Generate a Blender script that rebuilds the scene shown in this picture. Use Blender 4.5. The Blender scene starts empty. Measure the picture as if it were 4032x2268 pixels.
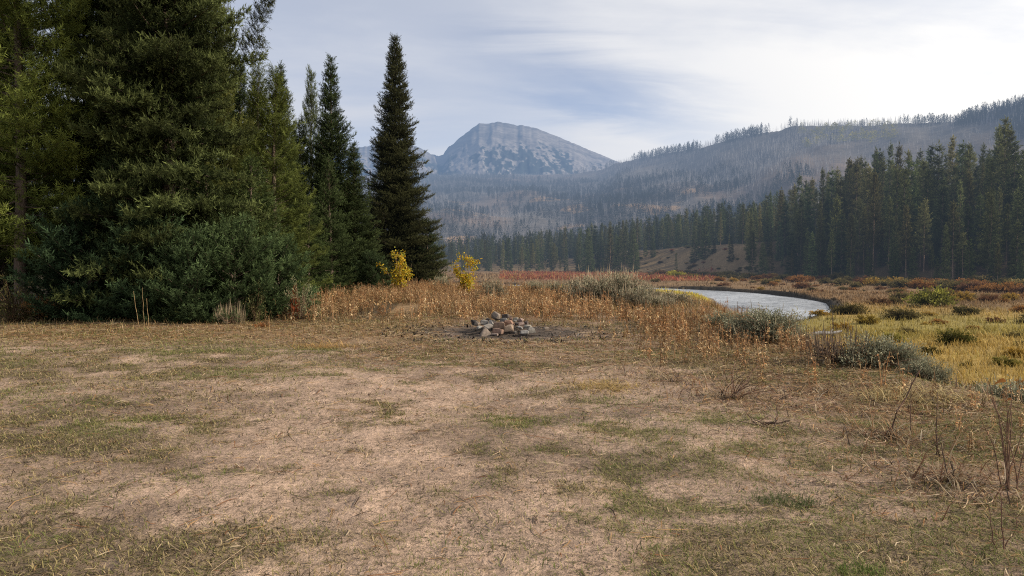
import bpy, math, random
import numpy as np
from mathutils import Vector, Matrix

rng = np.random.default_rng(7)
random.seed(7)
scene = bpy.context.scene
COL = scene.collection
F = 717.0
CAMZ = 1.6
HOR = 262.0

# ------------------------------------------------------------------ noise
def _hash(ix, iy, seed):
    h = (ix.astype(np.int64) * 374761393 + iy.astype(np.int64) * 668265263 + seed * 1442695041) & 0xFFFFFFFF
    h = ((h ^ (h >> 13)) * 1274126177) & 0xFFFFFFFF
    h = (h ^ (h >> 16)) & 0xFFFFFF
    return h / float(0xFFFFFF)

def vnoise(x, y, seed=0):
    x = np.asarray(x, float); y = np.asarray(y, float)
    ix = np.floor(x); iy = np.floor(y)
    fx = x - ix; fy = y - iy
    fx = fx * fx * (3 - 2 * fx); fy = fy * fy * (3 - 2 * fy)
    a = _hash(ix, iy, seed); b = _hash(ix + 1, iy, seed)
    c = _hash(ix, iy + 1, seed); d = _hash(ix + 1, iy + 1, seed)
    return (a * (1 - fx) + b * fx) * (1 - fy) + (c * (1 - fx) + d * fx) * fy

def fbm(x, y, seed=0, octv=4, gain=0.5):
    s = 0; amp = 1; tot = 0
    x = np.asarray(x, float); y = np.asarray(y, float)
    for o in range(octv):
        s = s + amp * vnoise(x * 2 ** o + o * 17.3, y * 2 ** o - o * 9.1, seed + o)
        tot += amp; amp *= gain
    return s / tot

def sstep(a, b, x):
    t = np.clip((np.asarray(x, float) - a) / (b - a), 0, 1)
    return t * t * (3 - 2 * t)

# ------------------------------------------------------------------ terrain
def az_of_px(px):
    return np.arctan((np.asarray(px, float) - 512) / F)

XE_Y = [-60, 3, 8, 12, 16, 22, 30, 45]
XE_X = [7.5, 6.0, 5.4, 5.2, 5.3, 6.3, 7.3, 7.5]
YF_X = [-80, -20, -10, -5, 0, 8]
YF_Y = [150, 85, 58, 47, 38, 32]
RIV = np.array([(-60, 172), (-20, 156), (5, 138), (20, 127.5), (27.5, 119.5), (31.3, 110), (32.6, 99.5), (31.6, 88), (29.0, 77), (23.2, 65.5), (17, 56.5), (10.5, 51.5), (3, 51.5),
                (-4, 57.5), (-12, 72), (-26, 92), (-60, 118)], float)
def _smooth_poly(P, n=8):
    t = np.arange(len(P)); tt = np.linspace(0, len(P) - 1, (len(P) - 1) * n + 1)
    out = []
    for u in tt:
        i = int(min(max(np.floor(u), 0), len(P) - 2)); f = u - i
        p0 = P[max(i - 1, 0)]; p1 = P[i]; p2 = P[i + 1]; p3 = P[min(i + 2, len(P) - 1)]
        out.append(0.5 * ((2 * p1) + (-p0 + p2) * f + (2 * p0 - 5 * p1 + 4 * p2 - p3) * f * f + (-p0 + 3 * p1 - 3 * p2 + p3) * f ** 3))
    return np.array(out)
RIVS = _smooth_poly(RIV)
HW = 4.6
ZW = -3.12
ZF = -2.6

def river_dist(x, y):
    """distance to the centre line and side (+1 on the right hand bank looking upstream)"""
    x = np.asarray(x, float); y = np.asarray(y, float)
    best = np.full(x.shape, 1e9); side = np.zeros(x.shape)
    for i in range(len(RIVS) - 1):
        ax, ay = RIVS[i]; bx, by = RIVS[i + 1]
        dx, dy = bx - ax, by - ay
        L2 = dx * dx + dy * dy
        t = np.clip(((x - ax) * dx + (y - ay) * dy) / L2, 0, 1)
        d = np.hypot(x - (ax + t * dx), y - (ay + t * dy))
        cr = dx * (y - ay) - dy * (x - ax)
        m = d < best
        best = np.where(m, d, best); side = np.where(m, np.sign(cr), side)
    return best, side   # side>0: outer (far/right) bank along the bend

TOE_AZ = az_of_px([100, 380, 450, 560, 640, 700, 760, 830, 900, 1024, 1250])
TOE_R = np.array([340, 335, 330, 305, 268, 250, 212, 186, 170, 158, 150.0])
TER_H = np.array([4, 4, 4, 5, 9, 10.5, 11, 14, 18, 20, 20.0])
TER_W = np.array([60, 60, 60, 60, 38, 32, 40, 60, 80, 80, 80.0])

def bench_s(x, y):
    a = x - np.interp(y, XE_Y, XE_X)
    b = y - np.interp(x, YF_X, YF_Y)
    k = 1.5
    return np.maximum(a, b) + k * np.exp(-np.abs(a - b) / k) * 0.35

def base_ground(x, y):
    """height of everything out to the foot of the burned hill"""
    x = np.asarray(x, float); y = np.asarray(y, float)
    r = np.hypot(x, y); az = np.arctan2(x, y)
    s = bench_s(x, y) + (fbm(x * .35, y * .35, 5, 3) - .5) * 1.6
    slope = sstep(-0.3, 5.0, s)
    zb = (fbm(x * .5, y * .5, 11, 3) - .5) * .12 + (fbm(x * 2.2, y * 2.2, 12, 3) - .5) * .045
    zb = zb + (fbm(x * 6, y * 6, 13, 3) - .5) * .034 * np.clip(1.4 - r / 25, 0, 1)
    zb = zb * np.clip(r / 3, 0, 1)
    zb = zb + 0.15 * np.exp(-(((x + .22) / .6) ** 2 + ((y - 16.35) / .62) ** 2) ** 2)
    zf = ZF + (fbm(x * .08, y * .08, 21, 4) - .5) * .7 + (fbm(x * .5, y * .5, 22, 3) - .5) * .25
    z = zb * (1 - slope) + zf * slope
    # river
    d, side = river_dist(x, y)
    hw = HW + (fbm(x * .12, y * .12, 31, 2) - .5) * 1.6
    cut = np.where(side > 0, 1 - sstep(hw, hw + .9, d), 1 - sstep(hw - .5, hw + 6.5, d) ** .7)
    z = z * (1 - cut) + (ZW - .45) * cut
    # the valley side
    u = r - np.interp(az, TOE_AZ, TOE_R) + (fbm(x * .03, y * .03, 41, 3) - .5) * 26
    th = np.interp(az, TOE_AZ, TER_H); tw = np.interp(az, TOE_AZ, TER_W)
    front = (np.abs(az) < 1.2)
    up = th * sstep(0, 1, u / tw) + np.clip(u - tw, 0, 1e9) * .014 + (fbm(x * .05, y * .05, 42, 3) - .5) * 2.0 * sstep(0, 1, u / tw)
    return z + np.where(front, up, np.clip(r - 350, 0, 1e9) * .02)

RS_AZ = az_of_px([100, 300, 440, 560, 600, 640, 700, 760, 800, 900, 1024, 1250])
RS_R = np.array([3300, 3000, 2800, 2600, 2300, 1950, 1650, 1480, 1380, 1300, 1150, 1000.0])
SK_PX = np.array([100, 280, 425, 477, 556, 596, 618, 652, 696, 735, 775, 795, 827, 874, 926, 954, 986, 1024, 1100, 1250.0])
SK_PY = np.array([180, 178, 175, 175.3, 175, 172, 163, 156.5, 149, 139, 130.4, 127.2, 125.5, 126.4, 124, 119.3, 113.5, 104, 92, 80.0])
SK_AZ = az_of_px(SK_PX)
R0 = 600.0

def hill_ground(x, y):
    x = np.asarray(x, float); y = np.asarray(y, float)
    r = np.hypot(x, y); az = np.arctan2(x, y)
    rs = np.interp(az, RS_AZ, RS_R)
    py = np.interp(az, SK_AZ, SK_PY)
    zs = CAMZ + (HOR - py) / F * rs * np.cos(az)
    bx = R0 * np.sin(az); by = R0 * np.cos(az)
    z0 = base_ground(bx, by)
    t = (r - R0) / (rs - R0)
    tc = np.clip(t, 0, 1)
    spur = (fbm(az * 9 + r * .0012, r * .0022, 51, 3) - .5) * 115 * tc * (1 - tc) * 2
    rough = (fbm(x * .02, y * .02, 52, 4) - .5) * 10 * np.minimum(tc * 4, 1)
    # flatter at the foot, then a steady climb
    z = z0 + (zs - z0) * (0.86 * tc + 0.14 * tc * tc) + spur + rough
    return np.where(t > 1, zs + rough - (t - 1) * (rs - R0) * .25, z)

def ground_z(x, y):
    x = np.asarray(x, float); y = np.asarray(y, float)
    r = np.hypot(x, y)
    return np.where(r < R0, base_ground(x, y), hill_ground(x, y))

def gz(x, y):
    return float(ground_z(np.array([x]), np.array([y]))[0])

def wx(px, depth):            # lateral position of something seen at column px (1024 wide) at that depth
    return (px - 512) / F * depth

# ------------------------------------------------------------------ materials
SUN_AZ = math.radians(96)     # clockwise from the view direction, towards +X
SUN_EL = math.radians(31)
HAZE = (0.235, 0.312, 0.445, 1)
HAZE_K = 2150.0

def new_mat(name):
    m = bpy.data.materials.new(name)
    m.use_nodes = True
    nt = m.node_tree
    nt.nodes.clear()
    out = nt.nodes.new('ShaderNodeOutputMaterial')
    m.cycles.emission_sampling = 'NONE'
    return m, nt, out

def N(nt, typ, **kw):
    n = nt.nodes.new(typ)
    for k, v in kw.items():
        if k.startswith('_'):
            setattr(n, k[1:], v)
        else:
            n.inputs[k].default_value = v
    return n

def math_node(nt, op, a, b=None, clamp=False):
    n = nt.nodes.new('ShaderNodeMath'); n.operation = op; n.use_clamp = clamp
    for i, v in enumerate((a, b)):
        if v is None: continue
        if hasattr(v, 'is_linked'): nt.links.new(v, n.inputs[i])
        else: n.inputs[i].default_value = v
    return n.outputs[0]

def mixcol(nt, fac, a, b, blend='MIX'):
    n = nt.nodes.new('ShaderNodeMix'); n.data_type = 'RGBA'; n.blend_type = blend
    for sock, v in ((n.inputs['Factor'], fac), (n.inputs[6], a), (n.inputs[7], b)):
        if hasattr(v, 'is_linked'): nt.links.new(v, sock)
        else: sock.default_value = v
    return n.outputs[2]

def paint_haze(nt, shader, out, k=HAZE_K, col=HAZE):
    """aerial haze: a blue glow mixed into the surface itself, stronger the farther it lies from the camp"""
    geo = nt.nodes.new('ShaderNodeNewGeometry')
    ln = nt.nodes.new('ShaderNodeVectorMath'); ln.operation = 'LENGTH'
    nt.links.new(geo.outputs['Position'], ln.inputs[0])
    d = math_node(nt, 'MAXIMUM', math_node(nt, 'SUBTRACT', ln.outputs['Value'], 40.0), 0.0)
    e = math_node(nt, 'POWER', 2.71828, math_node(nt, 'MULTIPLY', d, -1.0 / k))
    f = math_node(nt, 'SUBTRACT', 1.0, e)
    em = N(nt, 'ShaderNodeEmission', Color=col, Strength=1.0)  # haze put into the surface as emission, no air volume
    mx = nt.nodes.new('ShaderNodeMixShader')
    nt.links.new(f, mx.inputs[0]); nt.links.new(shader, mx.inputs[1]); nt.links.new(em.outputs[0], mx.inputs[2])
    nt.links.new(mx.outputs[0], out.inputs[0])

def foliage_mat(name, transl=.3, spec=.25, haze=True):
    m, nt, out = new_mat(name)
    at = N(nt, 'ShaderNodeAttribute', _attribute_name='Col')
    oi = nt.nodes.new('ShaderNodeObjectInfo')
    c = mixcol(nt, 1.0, at.outputs['Color'], oi.outputs['Color'], 'MULTIPLY')
    p = N(nt, 'ShaderNodeBsdfPrincipled', Roughness=.55)
    p.inputs['Specular IOR Level'].default_value = spec
    nt.links.new(c, p.inputs['Base Color'])
    t = nt.nodes.new('ShaderNodeBsdfTranslucent')
    nt.links.new(c, t.inputs['Color'])
    mx = N(nt, 'ShaderNodeMixShader', Fac=transl)
    nt.links.new(p.outputs[0], mx.inputs[1]); nt.links.new(t.outputs[0], mx.inputs[2])
    if haze: paint_haze(nt, mx.outputs[0], out)
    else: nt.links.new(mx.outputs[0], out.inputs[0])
    return m

def bark_mat(name, base=(.11, .08, .06, 1), scale=12):
    m, nt, out = new_mat(name)
    tc = nt.nodes.new('ShaderNodeTexCoord')
    mp = N(nt, 'ShaderNodeMapping'); mp.inputs['Scale'].default_value = (1, 1, .25)
    nt.links.new(tc.outputs['Object'], mp.inputs[0])
    nz = N(nt, 'ShaderNodeTexNoise', Scale=scale, Detail=5.0)
    nt.links.new(mp.outputs[0], nz.inputs['Vector'])
    oi = nt.nodes.new('ShaderNodeObjectInfo')
    r = nt.nodes.new('ShaderNodeValToRGB')
    r.color_ramp.elements[0].position = .3; r.color_ramp.elements[1].position = .7
    r.color_ramp.elements[0].color = tuple(v * .45 for v in base[:3]) + (1,)
    r.color_ramp.elements[1].color = tuple(v * 1.5 for v in base[:3]) + (1,)
    nt.links.new(nz.outputs['Fac'], r.inputs[0])
    c = mixcol(nt, 1.0, r.outputs[0], oi.outputs['Color'], 'MULTIPLY')
    p = N(nt, 'ShaderNodeBsdfPrincipled', Roughness=.85)
    nt.links.new(c, p.inputs['Base Color'])
    bp = N(nt, 'ShaderNodeBump', Strength=.6, Distance=.03)
    nt.links.new(nz.outputs['Fac'], bp.inputs['Height']); nt.links.new(bp.outputs[0], p.inputs['Normal'])
    paint_haze(nt, p.outputs[0], out)
    return m

def ground_mat(name, near=True):
    m, nt, out = new_mat(name)
    at = N(nt, 'ShaderNodeAttribute', _attribute_name='Col')
    geo = nt.nodes.new('ShaderNodeNewGeometry')
    p = N(nt, 'ShaderNodeBsdfPrincipled', Roughness=.9)
    p.inputs['Specular IOR Level'].default_value = .15
    def noise(scale, det, rough=.6):
        n = N(nt, 'ShaderNodeTexNoise', Scale=scale, Detail=det, Roughness=rough)
        nt.links.new(geo.outputs['Position'], n.inputs['Vector'])
        return n.outputs['Fac']
    def ramp(f, a, b, lo, hi):
        r = N(nt, 'ShaderNodeMapRange'); r.clamp = True
        r.inputs['From Min'].default_value = a; r.inputs['From Max'].default_value = b
        r.inputs['To Min'].default_value = lo; r.inputs['To Max'].default_value = hi
        nt.links.new(f, r.inputs['Value']); return r.outputs[0]
    if near:
        n1 = noise(1.7, 6, .65); n2 = noise(19, 5, .7); n3 = noise(75, 3, .7)
        c = at.outputs['Color']
        # crumbs of dark litter and pale grit
        g = math_node(nt, 'MULTIPLY', ramp(n1, .3, .7, .72, 1.22), ramp(n2, .32, .68, .62, 1.3))
        g = math_node(nt, 'MULTIPLY', g, ramp(n3, .3, .7, .68, 1.28))
        vm = nt.nodes.new('ShaderNodeVectorMath'); vm.operation = 'SCALE'
        nt.links.new(c, vm.inputs[0]); nt.links.new(g, vm.inputs['Scale'])
        lit = ramp(noise(34, 4, .75), .51, .62, 0, .85)
        patch = ramp(noise(1.6, 6, .7), .40, .58, .1, 1)
        fac = math_node(nt, 'MULTIPLY', lit, patch)
        c2 = mixcol(nt, fac, vm.outputs[0], (.05, .040, .027, 1))
        nt.links.new(c2, p.inputs['Base Color'])
        h = math_node(nt, 'ADD', math_node(nt, 'MULTIPLY', n2, .8), math_node(nt, 'MULTIPLY', n3, .35))
        bp = N(nt, 'ShaderNodeBump', Strength=.9, Distance=.035)
        nt.links.new(h, bp.inputs['Height']); nt.links.new(bp.outputs[0], p.inputs['Normal'])
    else:
        n1 = noise(.03, 6, .65); n2 = noise(.25, 4, .7)
        g = math_node(nt, 'MULTIPLY', ramp(n1, .3, .7, .7, 1.3), ramp(n2, .3, .7, .65, 1.35))
        vm = nt.nodes.new('ShaderNodeVectorMath'); vm.operation = 'SCALE'
        nt.links.new(at.outputs['Color'], vm.inputs[0]); nt.links.new(g, vm.inputs['Scale'])
        nt.links.new(vm.outputs[0], p.inputs['Base Color'])
        bp = N(nt, 'ShaderNodeBump', Strength=.5, Distance=1.5)
        nt.links.new(n2, bp.inputs['Height']); nt.links.new(bp.outputs[0], p.inputs['Normal'])
    paint_haze(nt, p.outputs[0], out)
    return m

def rock_mat(name, col):
    m, nt, out = new_mat(name)
    tc = nt.nodes.new('ShaderNodeTexCoord')
    n = N(nt, 'ShaderNodeTexNoise', Scale=9.0, Detail=6.0, Roughness=.7)
    nt.links.new(tc.outputs['Object'], n.inputs['Vector'])
    n2 = N(nt, 'ShaderNodeTexNoise', Scale=60.0, Detail=4.0)
    nt.links.new(tc.outputs['Object'], n2.inputs['Vector'])
    oi = nt.nodes.new('ShaderNodeObjectInfo')
    r = nt.nodes.new('ShaderNodeValToRGB')
    e = r.color_ramp.elements
    e[0].position = .3; e[0].color = (.42, .40, .38, 1); e[1].position = .68; e[1].color = (1.25, 1.22, 1.18, 1)
    nt.links.new(n.outputs['Fac'], r.inputs[0])
    c = mixcol(nt, 1.0, r.outputs[0], oi.outputs['Color'], 'MULTIPLY')
    p = N(nt, 'ShaderNodeBsdfPrincipled', Roughness=.85)
    nt.links.new(c, p.inputs['Base Color'])
    bp = N(nt, 'ShaderNodeBump', Strength=.7, Distance=.012)
    h = math_node(nt, 'ADD', n.outputs['Fac'], math_node(nt, 'MULTIPLY', n2.outputs['Fac'], .4))
    nt.links.new(h, bp.inputs['Height']); nt.links.new(bp.outputs[0], p.inputs['Normal'])
    nt.links.new(p.outputs[0], out.inputs[0])
    return m

def water_mat():
    m, nt, out = new_mat('river_water')
    geo = nt.nodes.new('ShaderNodeNewGeometry')
    mp = N(nt, 'ShaderNodeMapping'); mp.inputs['Scale'].default_value = (1.0, .55, 1); mp.inputs['Rotation'].default_value = (0, 0, .5)
    nt.links.new(geo.outputs['Position'], mp.inputs[0])
    n1 = N(nt, 'ShaderNodeTexNoise', Scale=1.1, Detail=5.0, Roughness=.65)
    nt.links.new(mp.outputs[0], n1.inputs['Vector'])
    n2 = N(nt, 'ShaderNodeTexNoise', Scale=.12, Detail=3.0)
    nt.links.new(mp.outputs[0], n2.inputs['Vector'])
    p = N(nt, 'ShaderNodeBsdfPrincipled', Roughness=.28)
    n3 = N(nt, 'ShaderNodeTexNoise', Scale=.9, Detail=6.0, Roughness=.7)
    nt.links.new(mp.outputs[0], n3.inputs['Vector'])
    rr = nt.nodes.new('ShaderNodeValToRGB'); rr.color_ramp.elements[0].position = .38; rr.color_ramp.elements[1].position = .64
    rr.color_ramp.elements[0].color = (.08, .09, .10, 1); rr.color_ramp.elements[1].color = (.46, .50, .55, 1)  # pale riffles, with sky reflection painted into the base colour
    nt.links.new(math_node(nt, 'ADD', math_node(nt, 'MULTIPLY', n3.outputs['Fac'], .55), math_node(nt, 'MULTIPLY', n2.outputs['Fac'], .5)), rr.inputs[0]); nt.links.new(rr.outputs[0], p.inputs['Base Color'])
    p.inputs['IOR'].default_value = 1.5
    bp = N(nt, 'ShaderNodeBump', Strength=1.0, Distance=.30)
    h = math_node(nt, 'MULTIPLY', n1.outputs['Fac'], math_node(nt, 'ADD', n2.outputs['Fac'], .25))
    nt.links.new(h, bp.inputs['Height']); nt.links.new(bp.outputs[0], p.inputs['Normal'])
    nt.links.new(p.outputs[0], out.inputs[0])
    return m

M = {}
M['needle'] = foliage_mat('conifer_needles', .30, .05)
M['leaf'] = foliage_mat('broad_leaves', .38, .12)
M['grass'] = foliage_mat('grass_blades', .32, .10)
M['weed'] = foliage_mat('dry_weed', .3, .15)
M['sage'] = foliage_mat('sage_leaves', .15, .10)
M['bark'] = bark_mat('bark')
M['snag'] = bark_mat('weathered_wood', (.25, .243, .24, 1), 2)
M['stem'] = bark_mat('twig_wood', (.20, .13, .09, 1), 30)
M['straw'] = bark_mat('dry_stalk', (.42, .33, .23, 1), 40)
M['ground'] = ground_mat('ground_soil')
M['hill'] = ground_mat('burned_slope', False)
M['water'] = water_mat()
M['rock'] = rock_mat('fire_ring_stone', None)

# ------------------------------------------------------------------ mesh helpers
def build_mesh(name, V, faces, col=None, mat=None, smooth=False):
    """faces: list of (n,k) int arrays. col: (nv,3) linear colour."""
    me = bpy.data.meshes.new(name)
    V = np.ascontiguousarray(V, dtype=np.float32)
    me.vertices.add(len(V)); me.vertices.foreach_set('co', V.ravel())
    faces = [np.asarray(f, dtype=np.int32) for f in faces if len(f)]
    loops = np.concatenate([f.ravel() for f in faces])
    sizes = np.concatenate([np.full(len(f), f.shape[1], np.int32) for f in faces])
    starts = np.concatenate([[0], np.cumsum(sizes)[:-1]]).astype(np.int32)
    me.loops.add(len(loops)); me.loops.foreach_set('vertex_index', loops)
    me.polygons.add(len(sizes)); me.polygons.foreach_set('loop_start', starts)
    try: me.polygons.foreach_set('loop_total', sizes)
    except Exception: pass
    if smooth:
        me.polygons.foreach_set('use_smooth', np.ones(len(sizes), bool))
    me.update(calc_edges=True)
    if col is not None:
        a = me.color_attributes.new('Col', 'FLOAT_COLOR', 'POINT')
        c = np.ones((len(V), 4), np.float32); c[:, :3] = col
        a.data.foreach_set('color', c.ravel())
    if mat is not None: me.materials.append(mat)
    return me

def link(name, data, parent=None, loc=None):
    o = bpy.data.objects.new(name, data)
    COL.objects.link(o)
    if parent is not None: o.parent = parent
    if loc is not None: o.location = loc
    return o

def tag(o, label, cat, group=None, kind=None):
    if label: o['label'] = label
    if cat: o['category'] = cat
    if group: o['group'] = group
    if kind: o['kind'] = kind
    return o

def thing(name, label, cat, loc=(0, 0, 0), rz=0, scale=1, group=None):
    o = link(name, None, None, loc)
    o.empty_display_size = .2
    o.rotation_euler = (0, 0, rz)
    o.scale = (scale, scale, scale) if not isinstance(scale, (tuple, list)) else scale
    return tag(o, label, cat, group)

class Acc:
    """collects pieces into one mesh"""
    def __init__(s): s.V = []; s.T = []; s.Q = []; s.C = []; s.n = 0
    def add(s, V, T=None, Q=None, C=None):
        V = np.asarray(V, float).reshape(-1, 3)
        s.V.append(V)
        if T is not None and len(T): s.T.append(np.asarray(T).reshape(-1, 3) + s.n)
        if Q is not None and len(Q): s.Q.append(np.asarray(Q).reshape(-1, 4) + s.n)
        if C is None: C = np.ones((len(V), 3))
        C = np.asarray(C, float)
        if C.ndim == 1: C = np.tile(C, (len(V), 1))
        s.C.append(C); s.n += len(V)
    def stamp(s, TV, TT, TC, O, X, Y, Z, C, TQ=None):
        """stamp a template (TV,TT[,TQ], TC brightness per vertex) n times with frames (O origin, X Y Z axes incl. scale) and colour C (n,3)"""
        n = len(O); k = len(TV)
        if n == 0: return
        V = O[:, None, :] + TV[None, :, 0:1] * X[:, None, :] + TV[None, :, 1:2] * Y[:, None, :] + TV[None, :, 2:3] * Z[:, None, :]
        CC = C[:, None, :] * TC[None, :, None]
        off = (np.arange(n) * k)[:, None, None]
        T = (TT[None] + off).reshape(-1, 3) if TT is not None and len(TT) else None
        Q = (TQ[None] + off).reshape(-1, 4) if TQ is not None and len(TQ) else None
        s.add(V.reshape(-1, 3), T, Q, CC.reshape(-1, 3))
    def tube(s, pts, rad, sides=5, col=(1, 1, 1)):
        pts = np.asarray(pts, float); n = len(pts)
        rad = np.broadcast_to(np.asarray(rad, float), (n,))
        d = np.gradient(pts, axis=0); d /= np.linalg.norm(d, axis=1)[:, None] + 1e-9
        ref = np.where(np.abs(d[:, 2:3]) > .9, np.array([[1., 0, 0]]), np.array([[0, 0, 1.]]))
        u = np.cross(d, ref); u /= np.linalg.norm(u, axis=1)[:, None] + 1e-9
        v = np.cross(d, u)
        a = np.arange(sides) * 2 * math.pi / sides
        V = pts[:, None, :] + rad[:, None, None] * (np.cos(a)[None, :, None] * u[:, None, :] + np.sin(a)[None, :, None] * v[:, None, :])
        Q = []
        for i in range(n - 1):
            for j in range(sides):
                j2 = (j + 1) % sides
                Q.append((i * sides + j, i * sides + j2, (i + 1) * sides + j2, (i + 1) * sides + j))
        s.add(V.reshape(-1, 3), None, np.array(Q), np.array(col))
    def mesh(s, name, mat, smooth=False):
        f = []
        if s.T: f.append(np.concatenate(s.T))
        if s.Q: f.append(np.concatenate(s.Q))
        return build_mesh(name, np.concatenate(s.V), f, np.concatenate(s.C), mat, smooth)

def frames(d, up=None, scale=1.0, roll=None):
    d = np.asarray(d, float); d = d / (np.linalg.norm(d, axis=1)[:, None] + 1e-9)
    n = len(d)
    r = rng.normal(size=(n, 3)) if up is None else np.broadcast_to(np.asarray(up, float), (n, 3)) + rng.normal(size=(n, 3)) * .001
    y = np.cross(r, d); y /= np.linalg.norm(y, axis=1)[:, None] + 1e-9
    z = np.cross(d, y)
    sc = np.broadcast_to(np.asarray(scale, float), (n,))[:, None]
    return d * sc, y * sc, z * sc

# ------------------------------------------------------------------ conifers
def twig_template(n, nl, nw, spread=.9, seed=0, flat=1.0, tip=1.0):
    """a twig along +X, length 1, n needle clumps as thin triangles"""
    g = np.random.default_rng(seed)
    V = []; T = []; C = []
    for i in range(n):
        t = (i + .5) / n * 1.0
        a = g.uniform(0, 2 * math.pi)
        rad = np.array([0, math.cos(a), math.sin(a) * flat])
        d = np.array([1 - .15 * spread, 0, 0]) * (1 - spread * .55) + rad * spread
        if i >= n - 2: d = np.array([1, 0, 0]) + rad * .35
        d /= np.linalg.norm(d)
        w = np.cross(d, g.normal(size=3)); w /= np.linalg.norm(w)
        L = nl * g.uniform(.75, 1.2)
        b = np.array([t * .92, 0, 0])
        k = len(V)
        V += [b - w * nw * .5 , b + w * nw * .5, b + d * L]
        T.append((k, k + 1, k + 2))
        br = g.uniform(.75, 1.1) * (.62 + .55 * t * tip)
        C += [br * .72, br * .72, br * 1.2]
    return np.array(V), np.array(T), np.array(C)

def conifer(name, seed, H, R, shape, gap=.38, nb=7, h0=.04, pitch=(-.15, .75), curve=.25, sp=.14, tw=.24, side_k=.36, inner=.3,
            needles=14, nl=.36, nw=.085, spread=.9, col=(.045, .062, .026), var=.3, trunk_r=None, wood=True, tipcol=None, sides=True, jitter=.2, bare=0.0, flat=.8, upb=.16):
    g = np.random.default_rng(seed)
    tmpl = [twig_template(needles, nl, nw, spread, seed * 7 + i, flat) for i in range(4)]
    O = []; D = []; S = []; CC = []
    tr = Acc()
    if trunk_r is None: trunk_r = H * .011 + .03
    zs = np.linspace(0, H * .985, 12)
    lean = np.cumsum(g.normal(size=(12, 2)) * H * .0018, axis=0); lean[0] = 0
    tp = np.column_stack([lean, zs])
    tr.tube(tp, trunk_r * (1 - zs / H * .93), 7)
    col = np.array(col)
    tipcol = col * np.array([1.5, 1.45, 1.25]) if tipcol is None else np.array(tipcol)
    h = H * h0
    rot = g.uniform(0, 6.28)
    while h < H * .985:
        t = h / H
        base_L = R * shape(t)
        k = max(3, int(round(nb * (1 - .35 * t))))
        rot += 1.1
        for j in range(k):
            if g.random() < bare * (1 - t): continue
            a = rot + j * 2 * math.pi / k + g.normal() * .25
            L = max(.12, base_L * g.uniform(1 - jitter * 1.6, 1 + jitter))
            ph = pitch[0] + (pitch[1] - pitch[0]) * t ** 1.2 + g.normal() * .1
            hh = h + g.uniform(-.5, .5) * gap
            hd = np.array([math.cos(a), math.sin(a), 0])
            tb = np.array([np.interp(hh, zs, tp[:, 0]), np.interp(hh, zs, tp[:, 1]), hh])
            def P(s):
                s = np.asarray(s)[..., None]
                return tb + hd * (s * math.cos(ph)) + np.array([0, 0, 1.]) * (s * math.sin(ph) + curve * s * s / max(L, .4) - .10 * s * (1 - t) )
            bt = g.uniform(1 - var, 1 + var)
            if wood:
                ss = np.array([0, .5, 1]) * L * .92
                tr.tube(P(ss), np.array([1, .6, .15]) * (.010 + L * .008), 3)
            s_list = np.arange(L * inner + g.uniform(0, sp), L, sp)
            if len(s_list) == 0: s_list = np.array([L * .6])
            along = (P(s_list + .05) - P(s_list)); along /= np.linalg.norm(along, axis=1)[:, None]
            sd = np.cross(along, np.array([0, 0, 1.])); sd /= np.linalg.norm(sd, axis=1)[:, None] + 1e-9
            pb = P(s_list)
            # leading twigs
            O.append(pb); D.append(along + g.normal(size=pb.shape) * .25 + np.array([0, 0, upb + .02])); S.append(np.full(len(pb), tw) * g.uniform(.8, 1.2, len(pb)))
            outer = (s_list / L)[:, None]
            CC.append((col * (1 - outer ** 2) + tipcol * outer ** 2) * bt)  # paler new growth; deep inner shade and lit tips are painted in too
            if not sides: continue
            for sgn in (-1, 1):
                ls = side_k * (L - s_list) + tw * .6
                for q in range(5):
                    off = q * tw * .72
                    m = off < ls
                    if not m.any(): break
                    dd = along[m] * .55 + sd[m] * sgn * .85 + g.normal(size=(m.sum(), 3)) * .22 + np.array([0, 0, .02])
                    dd /= np.linalg.norm(dd, axis=1)[:, None]
                    O.append(pb[m] + dd * off + g.normal(size=(m.sum(), 3)) * tw * .1)
                    dd2 = dd + g.normal(size=dd.shape) * .25 + np.array([0, 0, upb])
                    D.append(dd2); S.append(np.full(m.sum(), tw) * g.uniform(.75, 1.2, m.sum()))
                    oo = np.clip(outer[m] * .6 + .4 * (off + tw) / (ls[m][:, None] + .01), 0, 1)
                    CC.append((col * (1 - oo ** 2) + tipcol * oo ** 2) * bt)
        h += gap * g.uniform(.8, 1.2) * (1 - .3 * t)
    # the leader
    O.append(np.array([[tp[-1, 0], tp[-1, 1], H * .975]])); D.append(np.array([[0, 0, 1.]])); S.append(np.array([max(tw * 1.6, H * .025)])); CC.append(tipcol[None] * .9)
    O = np.concatenate(O); D = np.concatenate(D); S = np.concatenate(S); CC = np.concatenate(CC)
    CC = CC * g.uniform(1 - var * .6, 1 + var * .6, (len(CC), 1))
    cr = Acc()
    which = g.integers(0, 4, len(O))
    for i in range(4):
        m = which == i
        X, Y, Z = frames(D[m], None, S[m])
        cr.stamp(*tmpl[i], O[m], X, Y, Z, CC[m])
    return cr.mesh(name + '_crown', M['needle']), tr.mesh(name + '_trunk', M['bark'], True)

cone = lambda p=1.0, b=.0: (lambda t: (1 - t) ** p * (min(1, (t + .02) / max(b, .01)) ** .5 if b else 1) + .02)
def spire(t): return (1 - t) ** .9 * .82 * (1 - .35 * math.sin(min(t, 1) * math.pi)) + .05 + .12 * max(0, .35 - t)
def pine_shape(t): return math.sin(min(1, (t * .95 + .06)) * math.pi) ** .6 * (1 - t * .55) + .05
def round_fir(t): return math.sqrt(max(0, 1 - (t * 1.0) ** 1.7)) * .98 + .04

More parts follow.
